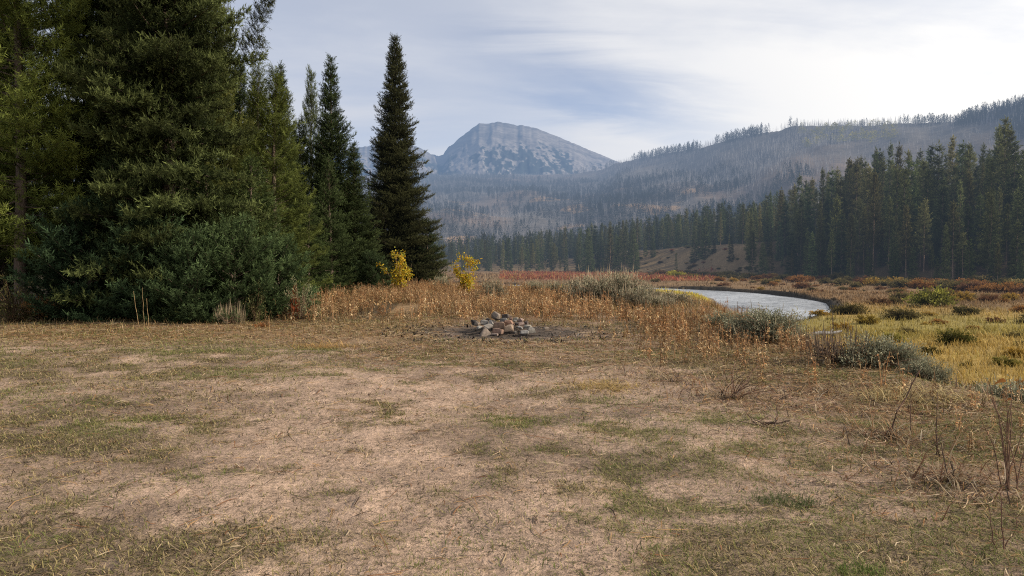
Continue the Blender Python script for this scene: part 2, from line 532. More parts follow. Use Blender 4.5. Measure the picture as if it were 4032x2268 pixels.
def put_tree(name, meshes, label, cat, x, y, rz=0, sc=1.0, group=None, tint=(1, 1, 1), sink=.05, btint=(1, 1, 1)):
    z = gz(x, y) - sink
    o = thing(name, label, cat, (x, y, z), rz, sc, group)
    c = link('crown', meshes[0], o); c.color = (*tint, 1)
    t = link('trunk', meshes[1], o); t.color = (*btint, 1)
    return o

T = {}
# near trees: high detail
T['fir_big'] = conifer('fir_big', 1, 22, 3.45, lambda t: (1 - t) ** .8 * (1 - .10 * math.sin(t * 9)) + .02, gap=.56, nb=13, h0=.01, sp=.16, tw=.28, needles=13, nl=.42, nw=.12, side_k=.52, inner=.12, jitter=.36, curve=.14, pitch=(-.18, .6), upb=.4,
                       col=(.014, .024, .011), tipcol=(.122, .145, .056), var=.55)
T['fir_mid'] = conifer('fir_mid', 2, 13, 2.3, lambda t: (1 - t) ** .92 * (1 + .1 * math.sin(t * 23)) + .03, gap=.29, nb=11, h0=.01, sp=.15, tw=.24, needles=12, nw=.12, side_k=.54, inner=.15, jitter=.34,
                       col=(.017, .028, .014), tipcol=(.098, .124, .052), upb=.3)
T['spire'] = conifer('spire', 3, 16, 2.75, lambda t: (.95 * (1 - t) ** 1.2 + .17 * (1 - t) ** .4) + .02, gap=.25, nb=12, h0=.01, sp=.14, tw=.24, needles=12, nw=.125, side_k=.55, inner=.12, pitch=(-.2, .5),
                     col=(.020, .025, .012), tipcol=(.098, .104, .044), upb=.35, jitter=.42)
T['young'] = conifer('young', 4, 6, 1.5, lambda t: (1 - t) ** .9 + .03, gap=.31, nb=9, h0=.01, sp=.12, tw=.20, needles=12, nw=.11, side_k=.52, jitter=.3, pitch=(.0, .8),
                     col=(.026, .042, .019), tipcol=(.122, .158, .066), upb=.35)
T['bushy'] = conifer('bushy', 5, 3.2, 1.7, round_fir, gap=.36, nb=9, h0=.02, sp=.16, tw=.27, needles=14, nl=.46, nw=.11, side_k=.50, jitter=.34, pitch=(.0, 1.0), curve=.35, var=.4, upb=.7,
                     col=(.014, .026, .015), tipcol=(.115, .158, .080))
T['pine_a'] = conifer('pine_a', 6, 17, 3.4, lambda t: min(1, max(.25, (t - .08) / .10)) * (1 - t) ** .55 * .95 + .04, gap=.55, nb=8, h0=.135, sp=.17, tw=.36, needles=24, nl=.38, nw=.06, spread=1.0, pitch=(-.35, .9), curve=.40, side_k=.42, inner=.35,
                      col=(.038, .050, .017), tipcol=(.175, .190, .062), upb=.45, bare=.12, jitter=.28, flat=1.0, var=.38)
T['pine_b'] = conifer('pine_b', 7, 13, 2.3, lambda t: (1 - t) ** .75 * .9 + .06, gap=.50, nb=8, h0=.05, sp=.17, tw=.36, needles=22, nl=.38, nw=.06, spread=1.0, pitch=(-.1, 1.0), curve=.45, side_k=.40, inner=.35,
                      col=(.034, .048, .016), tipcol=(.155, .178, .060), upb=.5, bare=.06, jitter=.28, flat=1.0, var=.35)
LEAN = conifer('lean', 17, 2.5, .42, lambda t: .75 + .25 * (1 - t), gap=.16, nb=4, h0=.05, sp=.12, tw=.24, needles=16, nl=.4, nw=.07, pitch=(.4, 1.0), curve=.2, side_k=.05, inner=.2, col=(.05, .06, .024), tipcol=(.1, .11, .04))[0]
print('tris', {k: len(v[0].polygons) for k, v in T.items()})

def D(x): return x * .3975    # column or row of the 2576 wide view -> 1024 wide
def at(dx, depth): return (wx(D(dx), depth), depth)

near = [
    # name, mesh, label, display x, depth, scale (x,z), tint, rot
    ('fir_tree', 'fir_big', 'huge dark fir towering out of the top of the frame, widest of the near trees', 425, 21.2, (.80, .80, 1.05), (1.0, 1.02, .92), .3),
    ('fir_tree', 'fir_big', 'tall shaded fir standing between the olive pine and the huge dark fir', 270, 23.5, (.55, .55, .95), (1.0, 1.1, 1.05), 2.0),
    ('pine_tree', 'pine_b', 'tall olive pine rising beside the huge fir, its thin top leaning toward open sky', 522, 24.5, (.72, .72, 1.22), (1.05, 1.0, .85), 0.0),
    ('pine_tree', 'pine_a', 'broad olive green pine with drooping brightened tufts and a bare lower trunk', 52, 21.5, (.88, .88, .95), (1.55, 1.7, 1.25), .0),  # tint raised to paint in the sunlight that the huge fir blocks
    ('pine_tree', 'pine_a', 'pine with a pale bare trunk in the shaded edge of the wood', -60, 24.0, (.9, .9, 1.0), (1.4, 1.55, 1.2), 2.2),  # tint raised too, painted brightness for a crown standing in shade
    ('pine_tree', 'pine_b', 'thin pine with sky showing through its top, behind the broad olive pine', 182, 33.0, (.55, .55, 1.25), (.85, .95, .85), 4.0),
    ('pine_tree', 'pine_b', 'bright green pine with upswept branch tips at the edge of the huge fir', 690, 27.0, (.84, .84, .67), (1.15, 1.2, .95), 3.0),
    ('pine_tree', 'pine_b', 'olive pine whose top just clears the shoulder of the huge fir', 652, 29.0, (.70, .70, .72), (1.05, 1.08, .85), 4.2),
    ('fir_tree', 'fir_mid', 'dark double tipped fir rising behind the bright green pine', 707, 36.0, (.7, .7, .88), (.8, .85, .85), .8),
    ('pine_tree', 'pine_b', 'slim pale green pine between two dark fir spires', 785, 42.0, (.62, .62, .97), (1.0, 1.05, 1.0), 1.9),
    ('fir_tree', 'fir_mid', 'dark pointed fir with young firs growing in front of it', 840, 38.0, (.88, .88, .95), (.85, .92, .92), 5.0),
    ('fir_tree', 'fir_mid', 'blunt shorter fir on the side of the pointed fir facing the lone spire', 893, 37.0, (.74, .74, .60), (.95, 1.0, .92), 2.6),
    ('fir_tree', 'young', 'pale young fir with a thin leader in front of the pointed fir', 834, 34.0, (1.05, 1.05, 1.09), (.8, .85, .78), 1.3),
    ('fir_tree', 'young', 'small wide young fir at the foot of the bright green pine', 775, 31.0, (1.0, 1.0, .72), (.9, .95, .8), 3.3),
    ('fir_tree', 'spire', 'lone tall narrow fir spire standing apart against the sky and mountain', 997, 45.0, (.90, .90, .98), (1, 1, 1), .5),
    ('fir_tree', 'young', 'dark fir half hidden behind the lone spire on its shaded side', 940, 49.0, (.9, .9, 1.25), (.55, .6, .6), 4.4),
    ('fir_tree', 'young', 'squat fir filling the sunny foot of the lone spire', 1076, 45.5, (1.0, 1.0, .72), (.65, .68, .6), 2.1),
    ('fir_tree', 'bushy', 'dark shrubby young fir beside the taller yellow aspen', 935, 34.5, (.55, .55, .55), (.7, .75, .65), .2),
    ('fir_tree', 'bushy', 'rounded blue green young fir beside the pale leafed willow shrub', 700, 20.8, (.62, .62, .62), (.9, .98, .80), 1.0),
    ('fir_tree', 'bushy', 'rounded young fir at the foot of the huge fir with sunlit tufts', 590, 19.6, (.72, .72, .74), (.95, 1, .8), 3.7),
    ('fir_tree', 'bushy', 'low young fir in the middle of the huge fir skirt', 485, 19.2, (.68, .68, .66), (.85, .92, .78), 2.4),
    ('fir_tree', 'bushy', 'wide shaded young fir behind three tall dry mullein stalks', 365, 19.8, (.80, .80, .80), (.68, .78, .70), 5.2),
    ('fir_tree', 'bushy', 'deeply shaded bluish young fir closest to the golden dry brush', 225, 20.6, (.92, .92, .86), (.55, .66, .64), 1.6),
    ('fir_tree', 'young', 'shaded young fir standing under the tall shaded fir', 300, 21.3, (1.2, 1.2, .80), (.65, .75, .8), .9),
    ('fir_tree', 'young', 'young fir with sunlit top between huge fir and bright green pine', 632, 22.6, (1.15, 1.15, .82), (.95, 1, .85), 2.9),
]
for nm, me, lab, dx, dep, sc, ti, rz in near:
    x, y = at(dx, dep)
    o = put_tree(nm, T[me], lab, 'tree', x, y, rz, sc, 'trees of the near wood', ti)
    if dx == 522:
        lb = link('leaning_branch', LEAN, o, ((wx(252.0, dep) - x) / sc[0], -.3, (8.1 + .2) / sc[2])); lb.rotation_euler = (0, math.radians(30), 0); lb.color = (.8, .8, .75, 1)
        lb.scale = (1 / sc[0], 1 / sc[1], 1 / sc[2])
# the dim rank of trees that closes the wood behind them
back = [(-330, 27), (-190, 31), (-120, 29), (10, 30), (330, 29), (470, 30), (560, 34), (610, 31), (650, 36), (745, 46), (-20, 40), (60, 45), (820, 47), (380, 38), (760, 38)]
for i, (dx, dep) in enumerate(back):
    x, y = at(dx, dep)
    hide = (dx == 185)
    k = ['pine_b', 'fir_mid', 'pine_a'][i % 3]
    if dx > 540: k = 'fir_mid' if i % 2 else 'pine_b'
    h = {'pine_b': 13, 'fir_mid': 13, 'pine_a': 17}[k]
    if dx > 540: h_t = {560: 11.5, 610: 10.5, 650: 10.5, 745: 10, 820: 10.5, 760: 9.0}.get(dx, 10)
    else: h_t = 15 + 4 * ((i * 37) % 10) / 10
    s = h_t / h
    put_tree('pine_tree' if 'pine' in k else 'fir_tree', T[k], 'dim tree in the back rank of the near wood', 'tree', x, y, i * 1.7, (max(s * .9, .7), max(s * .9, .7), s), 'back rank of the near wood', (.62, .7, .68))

# ------------------------------------------------------------------ far conifers (low detail templates)
FAR = {}
for i in range(4):
    FAR['pine%d' % i] = conifer('far_pine%d' % i, 100 + i, 19 + i, 2.0 + .2 * i, [lambda t: min(1, max(.2, (t - .18) / .16)) * (1 - t) ** .72 * 1.15 + .03, lambda t: (1 - t) ** .8 + .03][i % 2], gap=.85, nb=6, h0=[.26, .12][i % 2], sp=.62, tw=.95, needles=11, nl=.42, nw=.15, side_k=.25, inner=.4,
                                pitch=(-.2, .8), curve=.35, col=(.058, .062, .030), tipcol=(.125, .128, .055), wood=False, bare=.15, jitter=.35, trunk_r=.19, flat=1.0)
for i in range(4):
    FAR['fir%d' % i] = conifer('far_fir%d' % i, 120 + i, 15 + 1.5 * i, 1.75 + .15 * i, lambda t: (1 - t) ** .85 + .03, gap=.72, nb=6, h0=.015, sp=.55, tw=.8, needles=9, nl=.42, nw=.17, side_k=.25, inner=.3,
                               pitch=(-.25, .5), curve=.2, col=(.036, .048, .026), tipcol=(.078, .094, .044), wood=False, jitter=.25, trunk_r=.16)
LOW = [conifer('low_tree%d' % i, 140 + i, 15, [2.0, 2.5, 3.0][i], [lambda t: (1 - t) ** .8 + .05, lambda t: (1 - t) ** .55 * .9 + .05, pine_shape][i], gap=1.7, nb=4, h0=[.05, .15, .25][i], sp=1.2, tw=1.9, needles=6, nl=.45, nw=.30, side_k=.2, inner=.3,
               pitch=(-.1, .5), col=(.040, .050, .028), tipcol=(.075, .085, .045), wood=False, trunk_r=.14, sides=False) for i in range(3)]
LOWA = []
for cr, tr in LOW:
    n = len(cr.vertices); v = np.empty(n * 3, np.float32); cr.vertices.foreach_get('co', v)
    c = np.empty(n * 4, np.float32); cr.color_attributes['Col'].data.foreach_get('color', c)
    LOWA.append((v.reshape(-1, 3).astype(float), np.arange(n).reshape(-1, 3), c.reshape(-1, 4)[:, :3].astype(float)))

def scatter_polar(n, pxa, pxb, du0, du1, spacing, seed, dens=None):
    """random positions beyond the valley-side foot line, thinned to a spacing"""
    g = np.random.default_rng(seed)
    az = g.uniform(az_of_px(pxa), az_of_px(pxb), n)
    rt = np.interp(az, TOE_AZ, TOE_R)
    u = g.uniform(0, 1, n) ** .85 * (du1 - du0) + du0
    r = rt + u
    x = r * np.sin(az); y = r * np.cos(az)
    keep = np.ones(n, bool)
    if dens is not None: keep &= g.random(n) < dens(x, y, u, az)
    cells = {}
    out = []
    for i in np.nonzero(keep)[0]:
        kx, ky = int(x[i] // spacing), int(y[i] // spacing)
        ok = True
        for a in (-1, 0, 1):
            for b in (-1, 0, 1):
                for j in cells.get((kx + a, ky + b), ()):
                    if (x[j] - x[i]) ** 2 + (y[j] - y[i]) ** 2 < spacing ** 2: ok = False; break
        if ok:
            cells.setdefault((kx, ky), []).append(i); out.append((x[i], y[i], u[i]))
    return out

def dens_center(x, y, u, az):
    n = fbm(x * .02, y * .02, 61, 3)
    px = 512 + F * np.tan(az)
    bare = sstep(626, 640, px) * (1 - sstep(742, 752, px)) * (u > -30) * (u < 38)          # the open brown bank by the bend
    bare = np.maximum(bare, np.exp(-((px - 572) / 14) ** 2) * (u > -2) * (u < 30))
    bare = np.maximum(bare, np.exp(-((px - 718) / 26) ** 2) * (u > -4) * (u < 30))
    return np.clip(1.25 - bare * 1.4, .0, 1) * (n > .22)
pts = []
for p in scatter_polar(3200, 395, 770, -6, 210, 4.6, 3, dens_center): pts.append(p + ('c',))
for p in scatter_polar(4200, 748, 1130, -2, 105, 3.3, 4, lambda x, y, u, az: sstep(.26, .46, fbm(x * .06, y * .06, 66, 3)) * .9): pts.append(p + ('r',))
for px, u in [(578, -14), (590, -22), (603, -18), (545, -16), (560, -8), (520, -12), (500, -6), (612, 3), (676, 2), (694, 16), (705, 14), (714, 18), (729, 22), (731, 11), (645, 20), (653, 26), (637, 10), (700, 24)]:
    az = float(az_of_px(px)); r = float(np.interp(az, TOE_AZ, TOE_R)) + u
    pts.append((r * math.sin(az), r * math.cos(az), u, 'f'))
for px, u in [(855, 36), (848, 44), (888, 40), (897, 46), (906, 42), (936, 40), (929, 48), (961, 44), (966, 38), (1002, 46), (1008, 40), (996, 52), (1020, 48), (821, 34), (798, 30), (830, 42), (874, 50), (950, 52), (980, 50)]:
    az = float(az_of_px(px)); r = float(np.interp(az, TOE_AZ, TOE_R)) + u
    pts.append((r * math.sin(az), r * math.cos(az), u, 't'))
# how much of each would be seen over the nearer ones
cand = []
g = np.random.default_rng(9)
for x, y, u, reg in pts:
    z = gz(x, y)
    pine = g.random() < (.38 if reg == 'c' else .68)
    if reg == 'r':
        h = g.uniform(13, 24) if u > 14 else g.uniform(6, 17)
        if u > 30: h = g.uniform(18, 27)
        if u < 6 and g.random() < .5: pine = False; h = g.uniform(5, 12)
    elif reg == 'f':
        h = g.uniform(6, 15); pine = g.random() < .3
    else:
        h = g.uniform(9, 19)
    if reg == 'f' and u in (9,): h = 6.5; pine = False
    pxx = 512 + F * x / y
    lim = np.interp(pxx, [440, 520, 600, 640, 674, 706, 738, 755, 773, 798, 821, 856, 888, 906, 936, 961, 982, 1002, 1018, 1120], [240, 233, 223, 216, 207, 203, 200, 200, 190, 176, 168, 159, 143, 152, 143, 138, 147, 121, 150, 112])
    if reg == 't': h = 40.0
    lim = lim + abs(g.normal()) * (8 if reg == 'c' else 2.5 if reg == 't' else 34) + (30 * g.random() if reg == 'r' and g.random() < .4 else 0)
    h = min(h, max(5.0, CAMZ - z + (HOR - lim) / F * y))
    cand.append([math.hypot(x, y), x, y, z, h, pine, reg, u])
cand.sort(key=lambda c: c[0])
horizon = np.full(1400, 700.0)
objs = []; hidden = []
for c in cand:
    d, x, y, z, h, pine, reg, u = c
    px = 512 + F * x / y; top = HOR - F * (z + h - CAMZ) / y; bot = HOR - F * (z - CAMZ) / y
    hwp = max(1, F * h * .09 / y)
    a = int(px - hwp) + 150; b = int(px + hwp) + 151
    seg = horizon[max(a, 0):b]
    vis = float(np.clip(np.minimum(seg, bot) - top, 0, None).sum()) if len(seg) else 0
    frac = vis / max(1.0, (bot - top) * max(len(seg), 1))
    c.append(vis)
    if frac > .10 and 380 < px < 1060 and not (px < 425): objs.append(c)
    else: hidden.append(c)
    if len(seg):
        w = np.abs(np.linspace(-1, 1, len(seg)))
        horizon[max(a, 0):b] = np.minimum(seg, top + (bot - top) * (.12 + .75 * w))
objs.sort(key=lambda c: -c[8])
n_kind = {True: 0, False: 0}
stuff_trees = []
for c in objs:
    if n_kind[c[5]] >= 240: stuff_trees.append(c); continue
    n_kind[c[5]] += 1
    d, x, y, z, h, pine, reg, u, vis = c
    i = int(g.integers(0, 4))
    key = ('pine%d' if pine else 'fir%d') % i
    H0 = (19 + i) if pine else (15 + 1.5 * i)
    s = h / H0
    wd = s * g.uniform(.62, 1.2) * (1.25 if reg == 'f' else 1)
    px = 512 + F * x / y
    if pine:
        if reg in 'rt':
            lab, grp = ('tall lodgepole pine in the shaded forest across the meadow', 'pines of the shaded forest across the meadow')
        else:
            lab, grp = ('lodgepole pine in the valley forest below the burned hill', 'pines of the valley forest')
    else:
        if reg in 'rt': lab, grp = ('narrow dark fir in the shaded forest across the meadow', 'firs of the shaded forest across the meadow')
        elif reg == 'f': lab, grp = ('fir standing clear of the forest at the valley floor edge', 'firs standing clear at the forest edge')
        else: lab, grp = ('narrow dark fir in the valley forest below the burned hill', 'firs of the valley forest')
    b = g.uniform(.6, 1.5)
    ti = (b * g.uniform(1.3, 1.6), b * 1.45, b * g.uniform(1.1, 1.4)) if reg not in 'rt' else (b * g.uniform(1.45, 1.85), b * 1.6, b * g.uniform(1.2, 1.5))
    put_tree('pine_tree' if pine else 'fir_tree', FAR[key], lab, 'tree', x, y, float(g.uniform(0, 6.28)), (wd, wd, s), grp, ti, .1, (2.2, 2.0, 1.8) if pine else (1, 1, 1))
print('far trees', n_kind, 'hidden', len(hidden), 'stuff', len(stuff_trees))

def stuff_forest(name, items, label, tint_fn=None, cat='forest'):
    acc = Acc()
    g = np.random.default_rng(15)
    items = np.array(items, float)
    which = g.integers(0, 3, len(items))
    for i in range(3):
        it = items[which == i]
        n = len(it)
        if not n: continue
        a = g.uniform(0, 6.28, n); s = it[:, 3] / 15; w = s * it[:, 4]
        X = np.column_stack([np.cos(a), np.sin(a), 0 * a]) * w[:, None]
        Y = np.column_stack([-np.sin(a), np.cos(a), 0 * a]) * w[:, None]
        Z = np.column_stack([0 * a, 0 * a, s])
        V, TT, TC = LOWA[i]
        Vv = it[:, None, :3] + V[None, :, 0:1] * X[:, None] + V[None, :, 1:2] * Y[:, None] + V[None, :, 2:3] * Z[:, None]
        b = g.uniform(.75, 1.3, (n, 1, 1))
        acc.add(Vv.reshape(-1, 3), (TT[None] + (np.arange(n) * len(V))[:, None, None]).reshape(-1, 3), None, (TC[None] * b * it[:, 5:8][:, None, :]).reshape(-1, 3))
    o = link(name, acc.mesh(name, M['needle']))
    tag(o, label, cat, None, 'stuff')
    return o
items = [(c[1], c[2], c[3] - .1, c[4], 1.0, 1, 1, .95) for c in stuff_trees + hidden]
stuff_forest('valley_forest', items, 'crowded inner trees of the valley forest behind its front ranks')

# ------------------------------------------------------------------ the burned hill
def hill_px(x, y): return 512 + F * x / y
g = np.random.default_rng(21)
n = 80000
az = g.uniform(az_of_px(400), az_of_px(1090), n)
rs = np.interp(az, RS_AZ, RS_R)
r = np.sqrt(g.uniform(0, 1, n) * ((rs * 1.03) ** 2 - 560 ** 2) + 560 ** 2)
x = r * np.sin(az); y = r * np.cos(az); t = (r - R0) / (rs - R0)
patchn = fbm(x * .006 + 3, y * .0035, 71, 4)
den = .10 + .55 * sstep(.42, .64, patchn)
den *= np.where(t > .93, 1.35, 1.0)
m = g.random(n) < den * .62
sx, sy, srs, st = x[m], y[m], rs[m], t[m]
sh = g.uniform(4, 14.5, m.sum())
sz = hill_ground(sx, sy)
# live conifers: bands along the slope and a rank on the skyline
n2 = 48000
az2 = g.uniform(az_of_px(400), az_of_px(1090), n2)
rs2 = np.interp(az2, RS_AZ, RS_R)
r2 = np.sqrt(g.uniform(0, 1, n2) * ((rs2 * 1.01) ** 2 - 520 ** 2) + 520 ** 2)
x2 = r2 * np.sin(az2); y2 = r2 * np.cos(az2); t2 = (r2 - R0) / (rs2 - R0)
px2 = 512 + F * np.tan(az2)
bandc = fbm((t2 * 2.6 + (px2 - 640) * .0042), px2 * .004, 83, 3) * .75 + fbm(x2 * .02, y2 * .02, 84, 2) * .35
d2 = sstep(.55, .64, bandc) * 1.1
d2 = np.maximum(d2, (1 - sstep(.02, .16, t2 + (fbm(px2 * .02, t2 * 8, 85, 2) - .5) * .2)) * .8)   # thick at the foot
sky_rank = (t2 > .94) * 1.5 * sstep(.33, .55, vnoise(px2 * .045, t2 * 0, 86)) * np.where((px2 > 640) & (px2 < 760), 1.0, np.where(px2 > 880, .45, .25))
d2 = np.maximum(d2, sky_rank * .8)
d2 = d2 * np.where((px2 > 795) & (px2 < 880) & (t2 > .8), .12, 1)
m2 = g.random(n2) < d2 * .5
lx, ly, lt = x2[m2], y2[m2], t2[m2]
lz = hill_ground(lx, ly)
lh = g.uniform(5, 13.5, m2.sum()) * np.where((lt > .93) & (px2[m2] > 560) & (px2[m2] < 790), 1.4, 1)
print('snags', len(sx), 'live', len(lx))
# the nearest / tallest seen dead trunks are objects of their own
def snag_mesh(seed, H=14.0):
    g = np.random.default_rng(seed); a = Acc()
    zz = np.array([0, .35, .7, 1]) * H
    ln = np.cumsum(g.normal(size=(4, 2)) * .12, axis=0); ln[0] = 0
    a.tube(np.column_stack([ln, zz]), np.array([.24, .19, .13, .04]), 4)
    for k in range(g.integers(6, 12)):
        h = g.uniform(.3, .95) * H; an = g.uniform(0, 6.28); L = g.uniform(.5, 1.5) * (1.1 - h / H)
        p = np.array([0, 0, h]); q = p + np.array([math.cos(an), math.sin(an), g.uniform(-.3, .5)]) * L
        a.tube([p, q], [.07, .03], 3)
    return a.mesh('snag', M['snag'])
SN = [snag_mesh(i) for i in range(5)]
sang = sh / np.hypot(sx, sy)
pxs = hill_px(sx, sy)
hidden_low = (HOR - F * (sz + sh - CAMZ) / sy) > np.interp(pxs, np.arange(1400) - 150.0, horizon) - 2
order = np.argsort(-(sang * (1 + .8 * (st > .95)) * ~hidden_low * (pxs > 440) * (pxs < 1020)))
for k in order[:260]:
    lab, grp = ('dead grey trunk standing on the skyline ridge of the burned hill', 'dead trunks on the ridge') if st[k] > .93 else ('bare grey dead tree on the open burned hillside', 'dead trees on the burned hillside')
    o = link('dead_tree', SN[int(g.integers(0, 5))], None, (sx[k], sy[k], sz[k] - .2))
    s = sh[k] / 14; b = g.uniform(.6, 1.25)
    o.scale = (s * 1.1, s * 1.1, s); o.rotation_euler = (g.normal() * .03, g.normal() * .03, g.uniform(0, 6.28)); o.color = (b, b * .97, b * .95, 1)
    tag(o, lab, 'dead tree', grp)
rest = order[260:]
acc = Acc()
nr = len(rest)
w = g.uniform(.12, .24, nr) * (1 + np.hypot(sx[rest], sy[rest]) / 4500)
a0 = g.uniform(0, 6.28, nr)
base = np.column_stack([sx[rest], sy[rest], sz[rest] - .3])
tip = base + np.column_stack([g.normal(size=nr) * .9, g.normal(size=nr) * .9, sh[rest]])
V = []
for j in range(3):
    V.append(base + np.column_stack([np.cos(a0 + j * 2.094), np.sin(a0 + j * 2.094), 0 * a0]) * w[:, None])
for j in range(3):
    V.append(tip + np.column_stack([np.cos(a0 + j * 2.094), np.sin(a0 + j * 2.094), 0 * a0]) * w[:, None] * .4)
V = np.stack(V, 1).reshape(-1, 3)
Q = np.array([[0, 1, 4, 3], [1, 2, 5, 4], [2, 0, 3, 5]])
Q = (Q[None] + (np.arange(nr) * 6)[:, None, None]).reshape(-1, 4)
acc.add(V, None, Q, np.repeat(g.uniform(.6, 1.25, (nr, 1)), 6, axis=0) * np.ones((1, 3)))
o = link('dead_forest', acc.mesh('dead_forest', M['snag']))
tag(o, 'countless grey dead trunks left standing on the burned hill', 'dead forest', None, 'stuff')
items = [(a, b, c - .3, h, wdt, 0.55, .62, .68) for a, b, c, h, wdt in zip(lx, ly, lz, lh, g.uniform(.8, 1.3, len(lx)))]
# a few round golden aspens below the top of the hill
for px_ in np.concatenate([np.linspace(800, 866, 44), np.linspace(868, 895, 14)]):
    az_ = float(az_of_px(px_ + g.normal() * 2)); rr = float(np.interp(az_, RS_AZ, RS_R)) * g.uniform(.86, .975)
    xx, yy = rr * math.sin(az_), rr * math.cos(az_)
    items.append((xx, yy, float(hill_ground(np.array([xx]), np.array([yy]))[0]), g.uniform(8, 12), 3.0, 9.5, 7.0, 2.0))
stuff_forest('hillside_forest', items, 'bands of living dark conifers scattered over the burned hill')

def polar_grid(azs, rads, hfun):
    A, Rr = np.meshgrid(azs, rads)
    X = Rr * np.sin(A); Y = Rr * np.cos(A)
    Z = hfun(X, Y)
    V = np.column_stack([X.ravel(), Y.ravel(), Z.ravel()])
    na = len(azs); nr_ = len(rads)
    i, j = np.meshgrid(np.arange(nr_ - 1), np.arange(na - 1), indexing='ij')
    q = np.stack([i * na + j, i * na + j + 1, (i + 1) * na + j + 1, (i + 1) * na + j], -1).reshape(-1, 4)
    return V, q

# hill sheet
azs = np.linspace(math.radians(-48), math.radians(52), 520)
rads = np.concatenate([np.linspace(590, 3300, 230), np.linspace(3350, 4200, 8)])
V, Q = polar_grid(azs, rads, hill_ground)
V[:len(azs), 2] -= 1.5
az = np.arctan2(V[:, 0], V[:, 1]); r = np.hypot(V[:, 0], V[:, 1])
n1 = fbm(V[:, 0] * .004, V[:, 1] * .0022, 91, 4)[:, None]; n2 = fbm(V[:, 0] * .012, V[:, 1] * .006, 92, 3)[:, None]
c = np.array([.115, .105, .092]) * (.65 + .7 * n2)
c = c * (1 - sstep(.52, .68, n1) * .6) + np.array([.17, .115, .075]) * sstep(.52, .68, n1) * .6
tt = ((r - R0) / (np.interp(az, RS_AZ, RS_R) - R0))[:, None]
pale = sstep(.62, .72, fbm(V[:, 0] * .02, V[:, 1] * .012, 93, 3))[:, None] * (tt < .45)
c = c * (1 - pale * .8) + np.array([.34, .22, .11]) * pale * .8
crest = sstep(.86, 1.0, tt) * (hill_px(V[:, 0], V[:, 1]) > 700)[:, None]
c = c * (1 - .3 * crest) + np.array([.11, .10, .06]) * .3 * crest
o = link('hill', build_mesh('hill', V, [Q], c, M['hill'], True)); tag(o, 'long burned hill closing the valley', None, None, 'structure')

# ------------------------------------------------------------------ the mountain
mt_px = np.array([300, 335, 357, 364, 376, 392, 405, 417, 422, 429, 439, 444, 449, 465, 479, 489, 498, 508, 517, 522.5, 525, 535, 556, 588, 608, 619, 640, 680, 740.0])
mt_py = np.array([168, 156, 149.5, 148, 145.5, 136, 141, 148, 148.7, 153, 157, 154.3, 148, 135, 124.5, 124.5, 122.8, 124.5, 126.5, 125.7, 127, 128.8, 136.7, 150.3, 158.2, 163, 172, 188, 205.0])
mt_az = az_of_px(mt_px)
MR = 7600.0
def mountain_z(x, y):
    r = np.hypot(x, y); az = np.arctan2(x, y); px = 512 + F * np.tan(az)
    pj = np.interp(az, mt_az, mt_py)
    jag = (fbm(px * .35, px * 0 + 3, 101, 3) - .5) * np.where(px < 450, 3.0, np.where(px < 480, 2.0, .9))
    zs = (HOR - pj - jag) / F * MR * np.cos(az)
    t = (r - 5200) / (MR - 5200); tc = np.clip(t, 0, 1)
    z0 = 350.0
    warp = (fbm(px * .02, r * .0006, 103, 3) - .5) * 40
    rid = 1 - np.abs(2 * fbm((px + warp) * .045 + r * .0004, r * .0007, 104, 4) - 1)
    fine = fbm(px * .16, r * .004, 105, 4) - .5
    amp = 105 * tc * (1 - tc) * 2.2
    prof = np.where(tc < .999, tc ** .85, 1)
    z = z0 + (zs - z0) * prof + (rid - .72) * amp + fine * 60 * np.clip(1 - tc, 0, 1) * np.minimum(tc * 5, 1)
    return np.where(t > 1, zs - (r - MR) * .6, z)
azs = np.linspace(az_of_px(290), az_of_px(750), 560); rads = np.concatenate([np.linspace(5100, MR, 200), [MR + 150, MR + 700]])
V, Q = polar_grid(azs, rads, mountain_z)
px = 512 + F * V[:, 0] / V[:, 1]; r = np.hypot(V[:, 0], V[:, 1]); t = np.clip((r - 5200) / (MR - 5200), 0, 1)
rock = np.array([.26, .235, .215])[None] * (.8 + .4 * fbm(px * .09, r * .006, 111, 4))[:, None]
strata = sstep(.5, .62, fbm(px * .03, (V[:, 2] + px * 1.2) * .02, 112, 3))[:, None]
rock = rock * (1 - .28 * strata * sstep(.45, .8, t)[:, None])
fo = fbm(px * .055 + V[:, 2] * .002, r * .0016, 113, 3) * .6 + fbm(px * .3, r * .012, 114, 3) * .5
forest = (sstep(.525, .60, fo + .22 * (.52 - t)) * (1 - sstep(.66, .82, t)))[:, None]
pale = (sstep(.55, .66, fbm(px * .11, r * .004, 115, 3)) * (1 - sstep(.5, .8, t)))[:, None]
c = rock * (1 + .22 * pale)
c = c * (1 - forest) + np.array([.025, .035, .03]) * forest
mm, nt, out = new_mat('mountain_rock')
atn = N(nt, 'ShaderNodeAttribute', _attribute_name='Col')
geo = nt.nodes.new('ShaderNodeNewGeometry')
nz = N(nt, 'ShaderNodeTexNoise', Scale=.02, Detail=5.0); nt.links.new(geo.outputs['Position'], nz.inputs['Vector'])
mr = N(nt, 'ShaderNodeMapRange'); mr.inputs['From Min'].default_value = .3; mr.inputs['From Max'].default_value = .7; mr.inputs['To Min'].default_value = .7; mr.inputs['To Max'].default_value = 1.3
nt.links.new(nz.outputs['Fac'], mr.inputs['Value'])
vm = nt.nodes.new('ShaderNodeVectorMath'); vm.operation = 'SCALE'
nt.links.new(atn.outputs['Color'], vm.inputs[0]); nt.links.new(mr.outputs[0], vm.inputs['Scale'])
p = N(nt, 'ShaderNodeBsdfPrincipled', Roughness=.9); nt.links.new(vm.outputs[0], p.inputs['Base Color'])
paint_haze(nt, p.outputs[0], out, 6800.0, (.205, .310, .490, 1))
